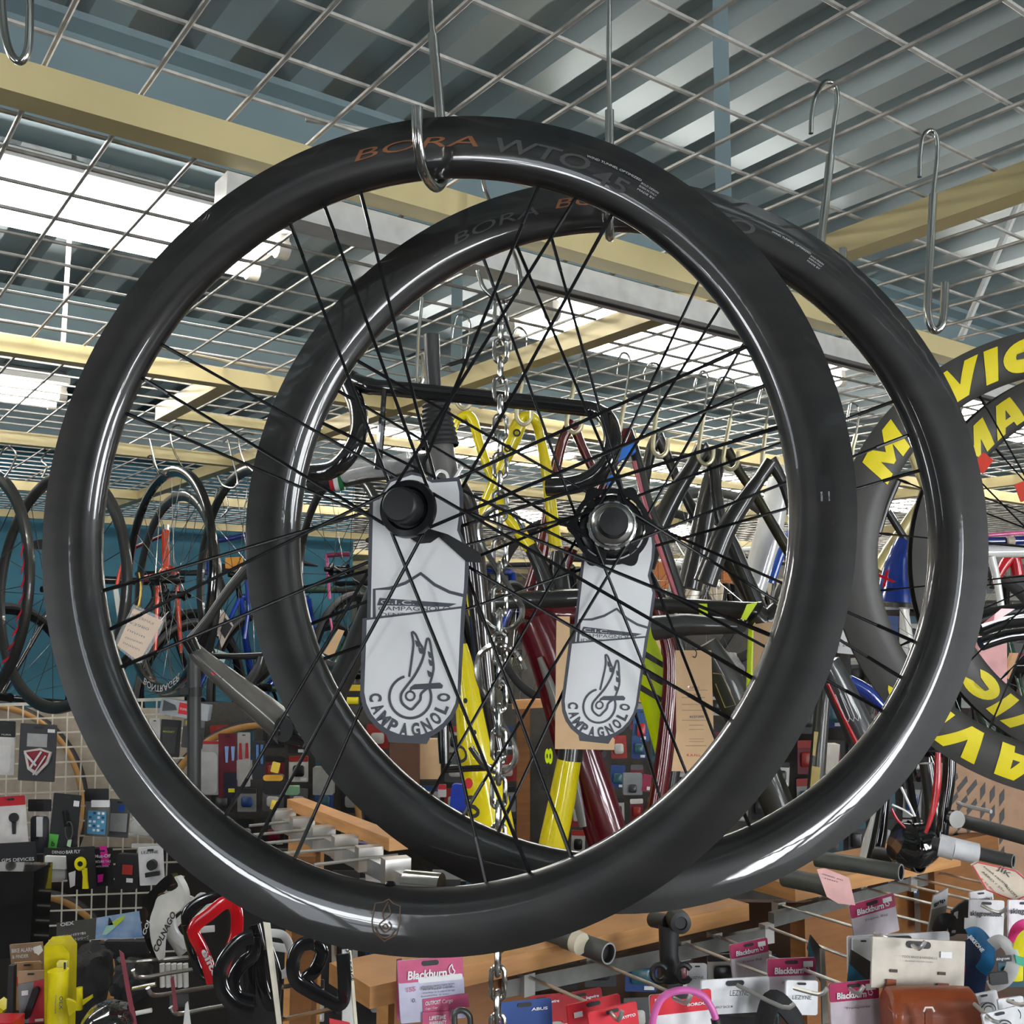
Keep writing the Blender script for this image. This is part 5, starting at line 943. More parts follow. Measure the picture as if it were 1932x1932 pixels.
# wooden planks
def plank(lab, p0, p1, z, wd, th, m, nm='wooden_plank'):
    a, b_ = PZ(*p0, z), PZ(*p1, z); d = (b_-a).normalized(); sd = V((-d.y, d.x, 0)); 
    if sd.y < 0: sd = -sd
    mb = MB(); mb.prism([a, b_, b_+sd*wd, a+sd*wd], V((0, 0, 1)), th, m); return mb.build(nm, None, lab, 'shelf', None)
plank('light wooden plank along the back of the right hook rail, under both carbon rims', (698, 1862), (1413, 1705), 1.10, .13, .03, wood)
plank('second wooden plank further right, under the rear carbon rim', (1500, 1672), (1812, 1608), 1.10, .16, .03, wood)
t_ = plank('short wooden top beside the nearest plank in the lower middle', (745, 1857), (1000, 1805), 1.075, .02, .3, dwood, 'wooden_block')
mb = MB(); a = PZ(745, 1880, 1.05); mb.box(a+V((.03, .09, -.25)), DA*.05, DE*.05, DZ*.25, wood); mb.build('wooden_block', None, 'square wooden block end beside the pink adaptable cargo cards', 'block')
mb = MB(); a, b_ = PZ(557, 1516, 1.2), PZ(752, 1592, 1.2); mb.beam(a, b_, .04, .024, wood); t_ = mb.build('wooden_rail', None, 'wooden rail running toward the viewer behind the chrome clip rack', 'rail')
mb = MB(); a = PZ(572, 1535, 1.18); mb.box(a+V((.01, 0, -.33)), V((.035, 0, 0)), V((0, .035, 0)), DZ*.33, wood); mb.build('wooden_post', None, 'upright wooden post under the rail behind the chrome clip rack', 'post')
mb = MB(); a = P(1615, 1800, 2.42); mb.box(a, DA*.2, DE*.02, DZ*.12, dwood); mb.build('wooden_drawer_front', None, 'brown wooden cabinet front behind the right hooks', 'cabinet')
mb = MB(); a = P(1860, 1650, 2.6); mb.box(a, DA*.25, DE*.02, DZ*.10, dwood); mb.build('wooden_drawer_front', None, 'brown wooden cabinet front at the far right, behind the pale grip tube', 'cabinet')
mb = MB(); a = P(575, 1800, 2.2); mb.box(a, V((.022, 0, 0)), V((0, .03, 0)), DZ*.2, dwood); mb.build('wooden_post', None, 'wooden post behind the black bottle cages', 'post')
# rails and hooks
def rail(lab, p0, p1, z, h, n, shift=0):
    a, b_ = PZ(*p0, z), PZ(*p1, z); t = thing('hook_rail', lab, 'rail', a, 'steel hook rails'); mb = MB(); mb.beam(a, b_, .014, h, greyrail); mb.build('bar', t)
    return a, b_, t
ra, rb, rt1 = rail('grey steel bar with clips across the lower middle, nearest of the two', (950, 1864), (1450, 1762), ZR, .026, 5)
ra2, rb2, rt2 = rail('grey steel bar with clips further right and behind', (1455, 1735), (1835, 1634), ZR, .026, 5)
def rod(p0, p1, lab, tip=None, z=ZR+.014, group='hooks on the right rails', clip=True, r=.0029):
    a, b_ = PZ(*p0, z), PZ(*p1, z); t = thing('display_hook', lab, 'hook', a, group); L = [a, a+(b_-a)*.5, b_]
    if tip: L += [PZ(*p1, z)+(b_-a).normalized()*.008+DZ*.004, b_+(b_-a).normalized()*.016+DZ*.016]
    mb = MB(); mb.tube(L, r, nickel, 8); mb.build('rod', t)
    if clip:
        mb = MB(); d = (b_-a).normalized(); s_ = V((-d.y, d.x, 0)); mb.box(a-DZ*.012, d*.009, s_*.011, DZ*.017, nickel); mb.build('clip', t)
    return t
hooks = [((993, 1841), (1113, 1893), 0, 'leftmost, its end behind a red card'), ((1110, 1808), (1268, 1873), 0, 'passing in front of the dark stem bracket'), ((1288, 1778), (1449, 1840), 0, 'over the long white card'), ((1348, 1764), (1449, 1804), 0, 'starting at the end of the nearer rail'), ((1446, 1748), (1664, 1830), 1, 'long, carrying the teal card'), ((1440, 1800), (1589, 1857), 0, 'carrying the frontmost Blackburn card'.replace('Blackburn', 'pink')), ((1469, 1706), (1674, 1768), 0, 'over the cream bag card'), ((1544, 1691), (1801, 1755), 1, 'above the cream card, tip turned up'), ((1624, 1674), (1884, 1735), 1, 'carrying white band cards'), ((1675, 1662), (1841, 1700), 0, 'second behind the white band cards'), ((1718, 1655), (1850, 1686), 0, 'third behind the white band cards'), ((1766, 1645), (1865, 1668), 0, 'rearmost, under the beige label')]
for p0, p1, tp, l_ in hooks: rod(p0, p1, 'straight steel display hook, '+l_, tp)
# chrome clip rack in the middle left
a, b_ = PZ(520, 1548, 1.16), PZ(775, 1668, 1.16); t = thing('clip_rack', 'chrome rack of square clips stepping down toward the viewer, left of centre', 'rack', a)
mb = MB(); mb.beam(a, b_, .02, .03, nickel); mb.build('bar', t)
for k in range(6):
    c = a+(b_-a)*(k/6+.08); mb = MB(); mb.box(c+DZ*.012, V((.022, .01, 0)), V((-.006, .014, 0)), DZ*.022, nickel); mb.build('clip', t)
mb = MB(); mb.tube([b_+V((-.01, 0, 0)), b_+V((.055, -.02, 0))], .024, steel, 20); mb.build('end_tube', t)
for k, (p0, p1) in enumerate((((554, 1550), (470, 1558)), ((590, 1565), (470, 1576)), ((643, 1578), (500, 1591)), ((695, 1597), (530, 1610)), ((750, 1613), (592, 1632)))):
    rod(p0, p1, 'thin chrome arm of the clip rack, number %s from the back' % ('one', 'two', 'three', 'four', 'five')[k], 0, 1.175, 'arms on the clip rack', False, .0032)
for p0, p1, m1, k in (((358, 1806), (238, 1815), (222, 1808), 0), ((370, 1828), (262, 1845), (251, 1830), 1), ((410, 1860), (292, 1878), (279, 1864), 2), ((437, 1895), (336, 1913), (322, 1900), 3), ((566, 1857), (533, 1862), (525, 1862), 4), ((625, 1904), (540, 1922), (530, 1922), 5)):
    mb = MB(); Y = 1.75-.03*k; mb.tube(catmull([P(*p0, Y+.1), P((p0[0]+p1[0])/2, (p0[1]+p1[1])/2, Y+.05), P(*p1, Y), P(*m1, Y-.01)], 4), .0035, steel, 8); mb.build('display_hook', None, 'chrome display hook pointing left, %s' % ('beside the white cage', 'under the white cage', 'in front of white cartridges', 'lowest left one', 'between the two black cages', 'under the upright printed card')[k], 'hook', 'hooks of the cage display')
# seat posts / bar tubes
def bar(pts, Y, wd, m, lab, endm=None, sleeve=None, nm='seat_post'):
    t = thing(nm, lab, 'tube', P(*pts[-1], Y[-1]), 'bar ends and posts over the rails')
    q = [P(x, y, Y[i]) for i, (x, y) in enumerate(pts)]; r = wd/2*px2(Y[-1])
    mb = MB(); mb.tube(q, r, m, 24, caps=False); mb.tube([q[-1]+(q[-2]-q[-1])*.02, q[-1]], r*.86, m, 24, caps=False)
    d = (q[-1]-q[-2]).normalized(); mb.lathe([(r, 0), (r*.99, .0008), (r*.86, .0008), (r*.85, -.001)], q[-1], d, endm or m, 24); mb.build('tube', t)
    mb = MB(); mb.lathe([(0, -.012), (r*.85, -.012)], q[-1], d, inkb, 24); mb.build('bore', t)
    if sleeve:
        for s0, s1, sw, sm_ in sleeve:
            mb = MB(); mb.tube([P(*s0, Y[-1]+.02), P(*s1, Y[-1]+.01)], sw/2*px2(Y[-1]), sm_, 24); mb.build('sleeve', t)
    return t
rim_g = M('cut_edge_grey', srgb('9A9C9C'), .4)
bar([(1040, 1760), (1100, 1782), (1148, 1799)], [1.75, 1.7, 1.66], 38, M('grey_post', srgb('4A4B4A'), .5), 'dark grey seat post with pale tape ring under the front rim', rim_g, [((1085, 1775), (1097, 1781), 40, C('D0C8B0'))])
bar([(1480, 1655), (1540, 1667), (1573, 1677)], [1.95, 1.9, 1.87], 35, M('olive_post', srgb('4A4D48'), .45), 'olive grey post above the pink label', rim_g)
bar([(1540, 1620), (1620, 1632), (1700, 1646)], [1.95, 1.9, 1.85], 30, M('olive_post', srgb('4A4D48'), .45), 'longer olive grey post right of the pink label', rim_g)
bar([(1655, 1612), (1700, 1622), (1735, 1632)], [2.1, 2.05, 2.0], 30, blackpl, 'black post with silver ring behind the longer olive post', None, [((1694, 1620), (1702, 1622), 31, steel)])
bar([(1760, 1592), (1860, 1613), (1912, 1625)], [1.95, 1.9, 1.87], 25, M('grey_post', srgb('4A4B4A'), .5), 'dark post wrapped in thick white foam at the right', rim_g, [((1772, 1594), (1800, 1602), 41, C('D8D8DA', .7)), ((1798, 1600), (1845, 1611), 38, C('DCDCDE', .7))])
bar([(1800, 1545), (1880, 1566), (1960, 1588)], [2.1, 2.0, 1.95], 26, M('grey_post', srgb('4A4B4A'), .5), 'dark handlebar end running off the right edge', None, [((1800, 1544), (1806, 1546), 32, steel)])
mb = MB(); mb.tube(catmull([P(1807, 1515, 2.3), P(1830, 1522, 2.25), P(1870, 1531, 2.2)], 4), .0045, C('B8B8BA', .3), 8); mb.build('brake_lever', None, 'pale brake lever in front of the striped cardboard', 'lever')
# dark stem bracket
t = thing('seat_post_bracket', 'black pivoting clamp post standing under the rims, right of centre', 'bracket', P(1272, 1840, 1.7))
mb = MB(); mb.tube([P(1262, 1745, 1.7), P(1262, 1800, 1.7), P(1268, 1850, 1.7)], [19*px2(1.7), 17*px2(1.7), 20*px2(1.7)], blackpl, 20); mb.build('post', t)
mb = MB(); mb.lathe([(0, -.02), (.0165, -.02), (.0175, 0), (.0165, .012), (.010, .013), (.009, .010), (0, .010)], P(1281, 1738, 1.68), V((.1, -1, 0)), blackpl, 28); mb.build('pivot_bolt', t)
mb = MB(); mb.tube([P(1232+0*k, 1735, 1.74) for k in (0,)]+[P(1262, 1740, 1.7)], 14*px2(1.7), blackpl, 16); mb.build('arm', t)
for x in (1244, 1290):
    mb = MB(); L = []
    for a in range(30, 331, 30): L.append(P(x+14*cos(R_(a)), 1836-16*sin(R_(a)), 1.66))
    mb.tube(L, .0045, blackpl, 8); mb.build('clamp_ring', t)
# --- labels on cords
def card(lab, pts, Y, m, yaw=0, texts=(), border=None, nm='price_card', cat='tag', group=None):
    cx = sum(p[0] for p in pts)/len(pts); cy = sum(p[1] for p in pts)/len(pts); pl = Plane(cx, cy, Y, yaw); t = thing(nm, lab, cat, pl.h(*max(pts, key=lambda p: p[1])), group)
    mb = MB(); pl.poly(mb, pts, m if not isinstance(m, str) else C(m, .6), .0008); mb.build('card', t)
    if border: mb = MB(); pl.line(mb, [(cx+(x-cx)*.94, cy+(y-cy)*.94) for x, y in pts], border[1], C(border[0]), up=.001, closed=True); mb.build('border', t)
    if texts:
        mb = MB()
        for st, a, b_, h_, c_, bo in texts: pl.text(mb, st, a, b_, h_, c_, bo, up=.0015)
        mb.build('lettering', t)
    return t, pl
card('pink handwritten label among the posts at lower right', [(1541, 1640), (1556, 1638), (1602, 1656), (1614, 1708), (1582, 1705), (1560, 1692)], 1.84, 'E8B4B0', texts=[('nnnn nn', (1552, 1650), (1590, 1662), 3, greyink, 0), ('nnn', (1556, 1658), (1580, 1665), 3, greyink, 0)])
card('beige hand lettered label with red border leaning at the right edge', [(1831, 1631), (1842, 1625), (1918, 1642), (1945, 1665), (1945, 1690), (1916, 1702), (1860, 1680)], 1.8, 'D8C8B4', border=('C83038', 2.5), texts=[('JIK', (1880, 1640), (1905, 1656), 9, inkb, 0), ('road racing', (1856, 1636), (1900, 1672), 3.5, inkb, .01), ('AERO / 25c', (1852, 1645), (1894, 1683), 3.5, inkb, .01), ('¥ 25,800', (1850, 1658), (1876, 1685), 3.5, redp, 0), ('ALLCITY', (1896, 1672), (1918, 1695), 4, inkb, .02)])
card('white numbered card behind the front rim at right', [(1590, 1180), (1600, 1180), (1612, 1235), (1580, 1232)], 1.9, 'E0E0DE', texts=[('1 250', (1583, 1220), (1606, 1219), 8, greyink, 0)])
# --- pink and white header cards
PK = 'C8547C'; PKD = 'B02C5C'; LAV = 'C9C6DC'
def pinkcard(lab, r, Y, rt, skew, big=False, group='pink headed bicycle packs', col=PKD, sub='Frame Bag'):
    x0, y0, x1, y1 = r; w_ = x1-x0
    t, pl, q = pack('hanging_pack', lab, 'package', r, Y, LAV if big else 'CFC4CC', (.36, col), rt, yaw=25, skew=skew, rad=3, group=group,
        texts=[('Blackburn', .14, .31, .74, w_*.12, white, .03)]+([('Adaptable Cargo Carrier', .33, .49, .82, 5, greyink, 0)] if big else [(sub, .3, .52, .8, 4, greyink, 0)]), sticker=None if big else (.74, .07, .94, .19))
    mb = MB(); f = lambda a, b_: (x0+w_*a, y0+(y1-y0)*b_)
    pl.line(mb, q([f(.80, .29), f(.78, .2), f(.83, .13), f(.84, .2), f(.87, .24), f(.84, .29), f(.81, .27)]), w_*.018, white, up=.0035, sm=2); mb.build('flame_mark', t)
    return t, pl, q, f
t, pl, q, f = pinkcard('large pink and lavender card for a cargo carrier, lower middle', (753, 1808, 876, 1926), 1.5, -3, -.04, True, col=PK)
mb = MB(); pl.poly(mb, q(rr(790, 1842, 874, 1853, 3)), white, .0005, .002); mb.build('title_strip', t)
mb = MB(); pl.poly(mb, q([(797, 1884), (882, 1880), (884, 1906), (797, 1912)]), C(PK), .0005, .002); mb.build('pink_panel', t)
mb = MB(); pl.text(mb, '155', q([(767, 1868)])[0], q([(784, 1867)])[0], 8, C(PK), .01, up=.003); pl.text(mb, '0.', q([(776, 1888)])[0], q([(784, 1888)])[0], 7, greyink, .01, up=.003)
pl.text(mb, 'OUTPOST', q([(801, 1896)])[0], q([(830, 1895)])[0], 7, white, .02, up=.0035); pl.text(mb, 'Cargo', q([(833, 1895)])[0], q([(853, 1894)])[0], 7, white, 0, up=.0035); pl.text(mb, 'Cage / Cage', q([(801, 1904)])[0], q([(824, 1903)])[0], 3.5, white, 0, up=.0035)
for k in range(4): pl.text(mb, ('- Mounts to standard bottle bosses', '- Porte-bagages adaptable', '- Assemblage sur le support de cage', 'bouteille d eau')[k], q([(794, 1862+6*k)])[0], q([(858-12*(k == 3), 1861+6*k)])[0], 3.2, greyink, 0, up=.0025)
mb.build('lettering', t)
mb = MB(); pl.poly(mb, [(797, 1910), (851, 1907), (850, 1945), (797, 1945)], C(PK), .0008, .004); pl.text(mb, 'LIFETIME', (810, 1925), (841, 1922), 7, white, .02, up=.0055); pl.text(mb, 'WARRANTY', (809, 1935), (842, 1932), 7, white, .02, up=.0055); mb.build('lifetime_tag', t)
card('pink and cream card edge directly behind the large cargo carrier card', [(748, 1810), (758, 1808), (764, 1925), (748, 1924)], 1.53, PK)
mb = MB(); mb.tube(catmull([P(858, 1935, 1.48), P(858, 1912, 1.48), P(868, 1906, 1.48), P(878, 1908, 1.48), P(886, 1918, 1.48), P(888, 1940, 1.48)], 5), .0042, C('6A6A68', .3, metal=.6), 10); mb.build('carrier_hoop', None, 'grey metal carrier hoop under the large cargo card', 'rack')
pinkcard('pink headed card, small one above and left of the white brand card', (1380, 1776, 1452, 1850), 1.8, -6, -.1)
pinkcard('pink headed card behind the small white brand card', (1449, 1808, 1540, 1900), 1.75, -1, -.02)
pinkcard('pink headed card in the very front, right of the small white brand card', (1567, 1852, 1660, 1950), 1.65, -3, -.04, sub='Transporte')
pinkcard('pink headed card high up, left of the cream headed bag', (1607, 1696, 1693, 1768), 1.95, -9, -.12)
def brandcard(lab, r, Y, rt, txt, body='E9E9EC', skew=0, th=.003, hp=None, extra_t=(), group='white brand cards', bl=None):
    w_ = r[2]-r[0]; return pack('hanging_pack', lab, 'package', r, Y, body, None, rt, yaw=25, skew=skew, rad=4, group=group, texts=[(txt, .2, .55, .8, hp or w_*.12, inkb, 0)]+list(extra_t), blister=bl)
brandcard('tiny white brand card by the black clamp post', (1298, 1818, 1334, 1870), 1.75, 0, 'LEZYNE')
brandcard('wide white brand card over a black bag, centre right', (1324, 1846, 1452, 1912), 1.62, -1, '', skew=-.04)
mb = MB(); pl = Plane(1400, 1880, 1.6, 25); pl.text(mb, 'LEZYNE', (1377, 1879), (1412, 1878), 10, inkb, 0, up=.006); pl.text(mb, 'ENERGY BACK M', (1345, 1903), (1382, 1901), 4, inkb, .02, up=.006); mb.build('lettering', bpy.data.objects[[o.name for o in bpy.data.objects if o.get('label', '').startswith('wide white brand')][0]])
brandcard('small square white brand card hanging in front of the pink card', (1483, 1850, 1543, 1915), 1.6, 1, 'LEZYNE', bl=None)
mb = MB(); mb.box(P(1395, 1935, 1.68), V((.055, 0, 0)), V((0, .02, 0)), DZ*.02, M('black_nylon', (.015, .015, .016), .8, bump=.4, scale=300)); mb.build('saddle_bag', None, 'black nylon bag under the wide white brand card', 'bag')
mb = MB(); q_ = catmull([P(1440, 1945, 1.58), P(1452, 1895, 1.58), P(1470, 1890, 1.58), P(1500, 1925, 1.58), P(1505, 1960, 1.58)], 4); mb.tube(q_, .012, M('black_nylon', (.015, .015, .016), .8), 10, flat=(.5, 1.3)); mb.build('saddle_bag', None, 'black strap bag hanging on the square white brand card', 'bag')
# red and blue lock cards
def lockcard(lab, r, Y, rt, hc, body, txt, skew, sticker=None, tp=(.6, .3, .92)): return pack('hanging_pack', lab, 'package', r, Y, body, (.42, hc), rt, yaw=25, skew=skew, rad=4, group='coloured lock cards', texts=[(txt, tp[0], tp[1], tp[2], 5, white, .03)], sticker=sticker)
lockcard('blue lock card in the very front, cut by the lower edge', (940, 1888, 1042, 1960), 1.45, -2, '24488C', '24488C', 'ABUS', -.06, tp=(.62, .28, .92))
lockcard('dark red card behind the rail, left one', (982, 1878, 1062, 1930), 1.85, -3, 'B8202C', 'B8202C', 'Jagwire', -.05)
lockcard('dark red card behind the rail, right one', (1058, 1870, 1138, 1925), 1.9, -6, 'B8202C', 'B8202C', 'Jagwire', -.08)
lockcard('bright red card with white label square, right of the blue card', (1072, 1886, 1174, 1960), 1.5, -6, 'D81E30', 'D81E30', '', -.12, sticker=(.12, .22, .28, .36))
lockcard('bright red card lowest in front, with pale lettering at its corner', (1112, 1900, 1206, 1970), 1.42, -7, 'DC2032', 'DC2032', 'KRYPTO', -.12, tp=(.62, .38, .95))
lockcard('red and white card carrying the pink cable lock', (1228, 1872, 1344, 1965), 1.5, -3, 'D81E30', 'E6E4E6', 'BORDO', -.06, sticker=(.08, .08, .2, .18))
mb = MB(); mb.tube(catmull([P(1228, 1960, 1.46), P(1234, 1915, 1.46), P(1252, 1880, 1.46), P(1290, 1868, 1.46), P(1325, 1878, 1.46), P(1344, 1905, 1.46), P(1352, 1930, 1.46)], 6), 6.5*px2(1.46), C('E070B8', .35), 14); lk = mb.build('cable_lock', None, 'pink looped cable lock at the bottom centre', 'lock')
mb = MB(); mb.tube([P(1350, 1922, 1.46), P(1356, 1950, 1.46)], 9*px2(1.46), blackpl, 14); mb.build('lock_head', lk)
# large white, cream and leather
brandcard('wide white pack behind the cream headed bag', (1600, 1762, 1792, 1835), 1.78, -1, '', skew=-.03)
brandcard('narrow white pack with code panel left of the cream card', (1609, 1770, 1650, 1850), 1.74, 0, '')
t, pl, q = pack('hanging_pack', 'cream header card over the brown leather bag', 'package', (1645, 1772, 1820, 1868), 1.66, 'CFC6B8', None, 2, yaw=20, skew=.02, rad=1, texts=[('TOOL BAGS & HOLDALLS', .32, .38, .7, 4, greyink, 0), ('Equipment Carriers London', .36, .45, .66, 2.5, greyink, 0), ('BRO', .4, .16, .5, 5, inkb, 0)], sticker=(.74, .22, .86, .34), extra=[('slot', [(.2, .62), (.28, .62), (.28, .68), (.2, .68)], '4A3A30', .001), ('slot', [(.72, .62), (.8, .62), (.8, .68), (.72, .68)], '4A3A30', .001), ('strap', [(.17, .82), (.27, .82), (.27, 1.0), (.17, 1.0)], '8C4424', .004), ('strap', [(.72, .84), (.84, .84), (.84, 1.02), (.72, 1.02)], '8C4424', .004)])
leather = M('brown_leather', srgb('9A4A26'), .38, 0, coat=.25, var=.06, bump=.15, scale=120)
t = thing('leather_bag', 'brown leather saddle bag with a strap and metal loop at lower right', 'bag', P(1755, 1945, 1.62))
c0, c1 = P(1672, 1915, 1.62), P(1836, 1915, 1.62); mb = MB(); n = 10; prof = []
for k in range(9): a = R_(200-27.5*k); prof.append((cos(a)*.035, sin(a)*.042))
vs = []; sec = [(0, .85), (.04, .98), (.12, 1), (.88, 1), (.96, .98), (1, .85)]
for s_, k_ in sec:
    o_ = c0+(c1-c0)*s_
    for y, z in [(-.036, -.05)]+prof+[(.03, -.05)]: vs.append(o_+V((0, y*k_, z*k_)))
m_ = len(prof)+2; fs = [(i*m_+j, i*m_+j+1, (i+1)*m_+j+1, (i+1)*m_+j) for i in range(len(sec)-1) for j in range(m_-1)]+[tuple(range(m_)), tuple(range(5*m_, 6*m_))[::-1]]
mb.add(vs, fs, leather); mb.build('body', t)
pl = Plane(1755, 1905, 1.565, 0)
mb = MB(); pl.poly(mb, rr(1746, 1908, 1760, 1960, 4), M('brown_leather_dark', srgb('7E3A1C'), .4), .004, .004); mb.build('strap', t)
mb = MB(); pl.line(mb, [(1743, 1909), (1746, 1901), (1759, 1901), (1763, 1909)], 3.5, M('cream_metal', srgb('E4E0D4'), .3, .3), up=.007); mb.build('metal_loop', t)
mb = MB(); pl.line(mb, [(1675, 1900), (1690, 1912), (1740, 1920), (1800, 1918), (1835, 1900)], 1.2, M('brown_leather_dark', srgb('7E3A1C'), .4), up=.001, sm=3); mb.build('flap_seam', t)
# teal and dark cards on the long hook
def poly_pack(lab, pts, Y, m, extra=(), nm='hanging_pack', th=.003, group=None, yaw=25, cat='package'):
    cx = sum(p[0] for p in pts)/len(pts); cy = sum(p[1] for p in pts)/len(pts); pl = Plane(cx, cy, Y, yaw); t = thing(nm, lab, cat, pl.h(*max(pts, key=lambda p: p[1])), group)
    mb = MB(); pl.poly(mb, pts, C(m) if isinstance(m, str) else m, th); mb.build('card', t)
    for nm_, L, c_ in extra: mb = MB(); pl.poly(mb, L, C(c_) if isinstance(c_, str) else c_, .001, .0015); mb.build(nm_, t)
    return t, pl
poly_pack('dark card with teal lower half hanging on the long hook, nearest one', [(1607, 1792), (1655, 1822), (1659, 1842), (1650, 1862), (1600, 1857)], 1.7, '3A3834', [('teal_panel', [(1603, 1818), (1643, 1857), (1600, 1857)], '1F6A88')], group='teal cards')
poly_pack('dark narrow card seen almost edge on behind the teal card', [(1530, 1764), (1549, 1788), (1552, 1860), (1524, 1790)], 1.85, '403C36', [('teal_panel', [(1526, 1775), (1536, 1800), (1546, 1850), (1524, 1820)], '2A6478')], group='teal cards')
poly_pack('pale card edge beside the narrow dark card', [(1549, 1790), (1556, 1794), (1564, 1930), (1552, 1932)], 1.75, '8A867C')
# reflective bands and grip cards at right
t = thing('reflective_band', 'folded blue and white arm band with white letters at the right', 'band', P(1840, 1850, 1.75))
mb = MB(); mb.tube(catmull([P(1828, 1765, 1.75), P(1845, 1762, 1.74), P(1862, 1785, 1.72), P(1864, 1812, 1.72), P(1852, 1832, 1.74)], 5), .009, M('band_blue', srgb('1F72A8'), .5), 10, flat=(.35, 1.25), up=V((-.6, -.8, 0))); mb.build('blue_strap', t)
mb = MB(); mb.tube(catmull([P(1822, 1775, 1.77), P(1836, 1800, 1.76), P(1842, 1828, 1.76), P(1838, 1868, 1.78)], 5), .013, M('band_navy', srgb('1B2C4C'), .6), 10, flat=(.4, 1.3)); mb.build('navy_strap', t)
mb = MB(); pl = Plane(1850, 1782, 1.70, -20); pl.text(mb, 'BIKEONE', (1827, 1768), (1852, 1797), 7, whitink, .02, up=.006); mb.build('lettering', t)
t = thing('reflective_band', 'white band with black printed patch next to the blue one', 'band', P(1890, 1860, 1.7))
mb = MB(); mb.tube(catmull([P(1868, 1785, 1.72), P(1888, 1775, 1.7), P(1908, 1795, 1.69), P(1910, 1825, 1.69), P(1895, 1850, 1.7), P(1868, 1862, 1.72)], 5), .008, M('band_white', srgb('D8D8D8'), .6), 10, flat=(.35, 1.25), up=V((-.6, -.8, 0))); mb.build('white_strap', t)
mb = MB(); pl = Plane(1892, 1808, 1.665, 0); pl.poly(mb, rot(rr(1876, 1803, 1909, 1815, 2), 1892, 1808, -4), inkb, .001, .002); pl.text(mb, 'skingrows', (1880, 1812), (1905, 1810), 5, whitink, .01, up=.004); mb.build('patch', t)
mb = MB(); pl.poly(mb, rot(rr(1868, 1835, 1902, 1858, 3), 1885, 1846, -6), inkb, .006, .003); mb.build('buckle', t)
t, pl, q = pack('hanging_pack', 'white card with black script holding the blue band', 'package', (1829, 1698, 1894, 1778), 1.85, 'E4E2E4', None, 2, yaw=25, texts=[('skingrowsback', .02, .38, .95, 9, inkb, .03)], extra=[('size_label', [(-.14, .44), (.25, .44), (.2, .72), (-.14, .7)], 'D2D4D0', .001)], group='white script cards', rad=4)
pack('hanging_pack', 'white card with black script, topmost under the beige label', 'package', (1831, 1680, 1874, 1702), 1.92, 'DCDADC', None, -8, yaw=25, texts=[('skingrowsback', .1, .9, .95, 6, inkb, .03)], group='white script cards', rad=4)
t, pl, q = pack('hanging_pack', 'white card with black script and a pink and yellow strap at the right edge', 'package', (1903, 1698, 1965, 1800), 1.75, 'E4E2E4', None, 0, yaw=25, texts=[('skingrowsback', .05, .25, 1.3, 9, inkb, .03)], group='white script cards', rad=4)
mb = MB(); mb.tube(catmull([P(1912, 1795, 1.72), P(1918, 1760, 1.71), P(1932, 1748, 1.7), P(1950, 1748, 1.7)], 5), .009, C('E83C90'), 10, flat=(.4, 1.3), up=V((0, -1, 0))); mb.build('pink_strap', t)
mb = MB(); mb.tube(catmull([P(1918, 1850, 1.7), P(1920, 1800, 1.69), P(1932, 1770, 1.68), P(1950, 1760, 1.68)], 5), .008, C('E8DC28'), 10, flat=(.4, 1.3), up=V((0, -1, 0))); mb.build('yellow_strap', t)
mb = MB(); pl = Plane(1925, 1815, 1.68); pl.poly(mb, [(1915, 1802), (1940, 1810), (1940, 1828), (1918, 1818)], C('3CB090'), .003); mb.build('green_strap', t)
t, pl = poly_pack('grey and white card tilted on a hook, left of the dark striped card', [(1762, 1690), (1789, 1675), (1788, 1700), (1782, 1748), (1750, 1762), (1756, 1730)], 1.9, 'A8A298', [('white_top', [(1762, 1691), (1789, 1676), (1786, 1708), (1758, 1716)], 'E0E0E2')])
mb = MB(); pl.text(mb, 'grip', (1762, 1710), (1784, 1700), 6, inkb, .03, up=.004); mb.build('lettering', t)
mb = MB(); mb.tube(catmull([P(1770, 1760, 1.88), P(1780, 1738, 1.87), P(1795, 1738, 1.87), P(1800, 1760, 1.88)], 4), .01, blackpl, 10, flat=(.5, 1.2)); mb.build('grip', t)
poly_pack('dark card with white window bars behind the white script cards', [(1796, 1718), (1808, 1708), (1822, 1698), (1830, 1700), (1826, 1762), (1794, 1762)], 1.88, '3A3A38', [('white_bar', [(1801, 1722), (1808, 1719), (1807, 1733), (1799, 1734)], 'E0E0E0'), ('white_bar', [(1799, 1742), (1806, 1737), (1806, 1741), (1798, 1746)], 'E0E0E0'), ('white_bar', [(1798, 1750), (1804, 1748), (1803, 1760), (1796, 1760)], 'D8D8D8')])
for k, (r, tx) in enumerate((((1840, 1872, 1890, 1960), 'left'), ((1888, 1882, 1936, 1960), 'right'), ((1862, 1905, 1930, 1990), 'front'))):
    t, pl, q = pack('hanging_pack', 'white card printed with a round black ring emblem in the lower right corner, %s one' % tx, 'package', r, 1.62-.04*k, 'DCDCDE', None, (-12, -8, -14)[k], yaw=25, rad=3, group='ring emblem cards')
    cx, cy = (r[0]+r[2])/2, r[1]+34; mb = MB(); pl.line(mb, [(cx+14*cos(a*pi/8), cy+14*sin(a*pi/8)) for a in range(16)], 2.5, inkb, up=.003, closed=True); pl.line(mb, [(cx+8*cos(a*pi/8), cy+8*sin(a*pi/8)) for a in range(2, 15)], 2, inkb, up=.003); mb.build('ring_emblem', t)
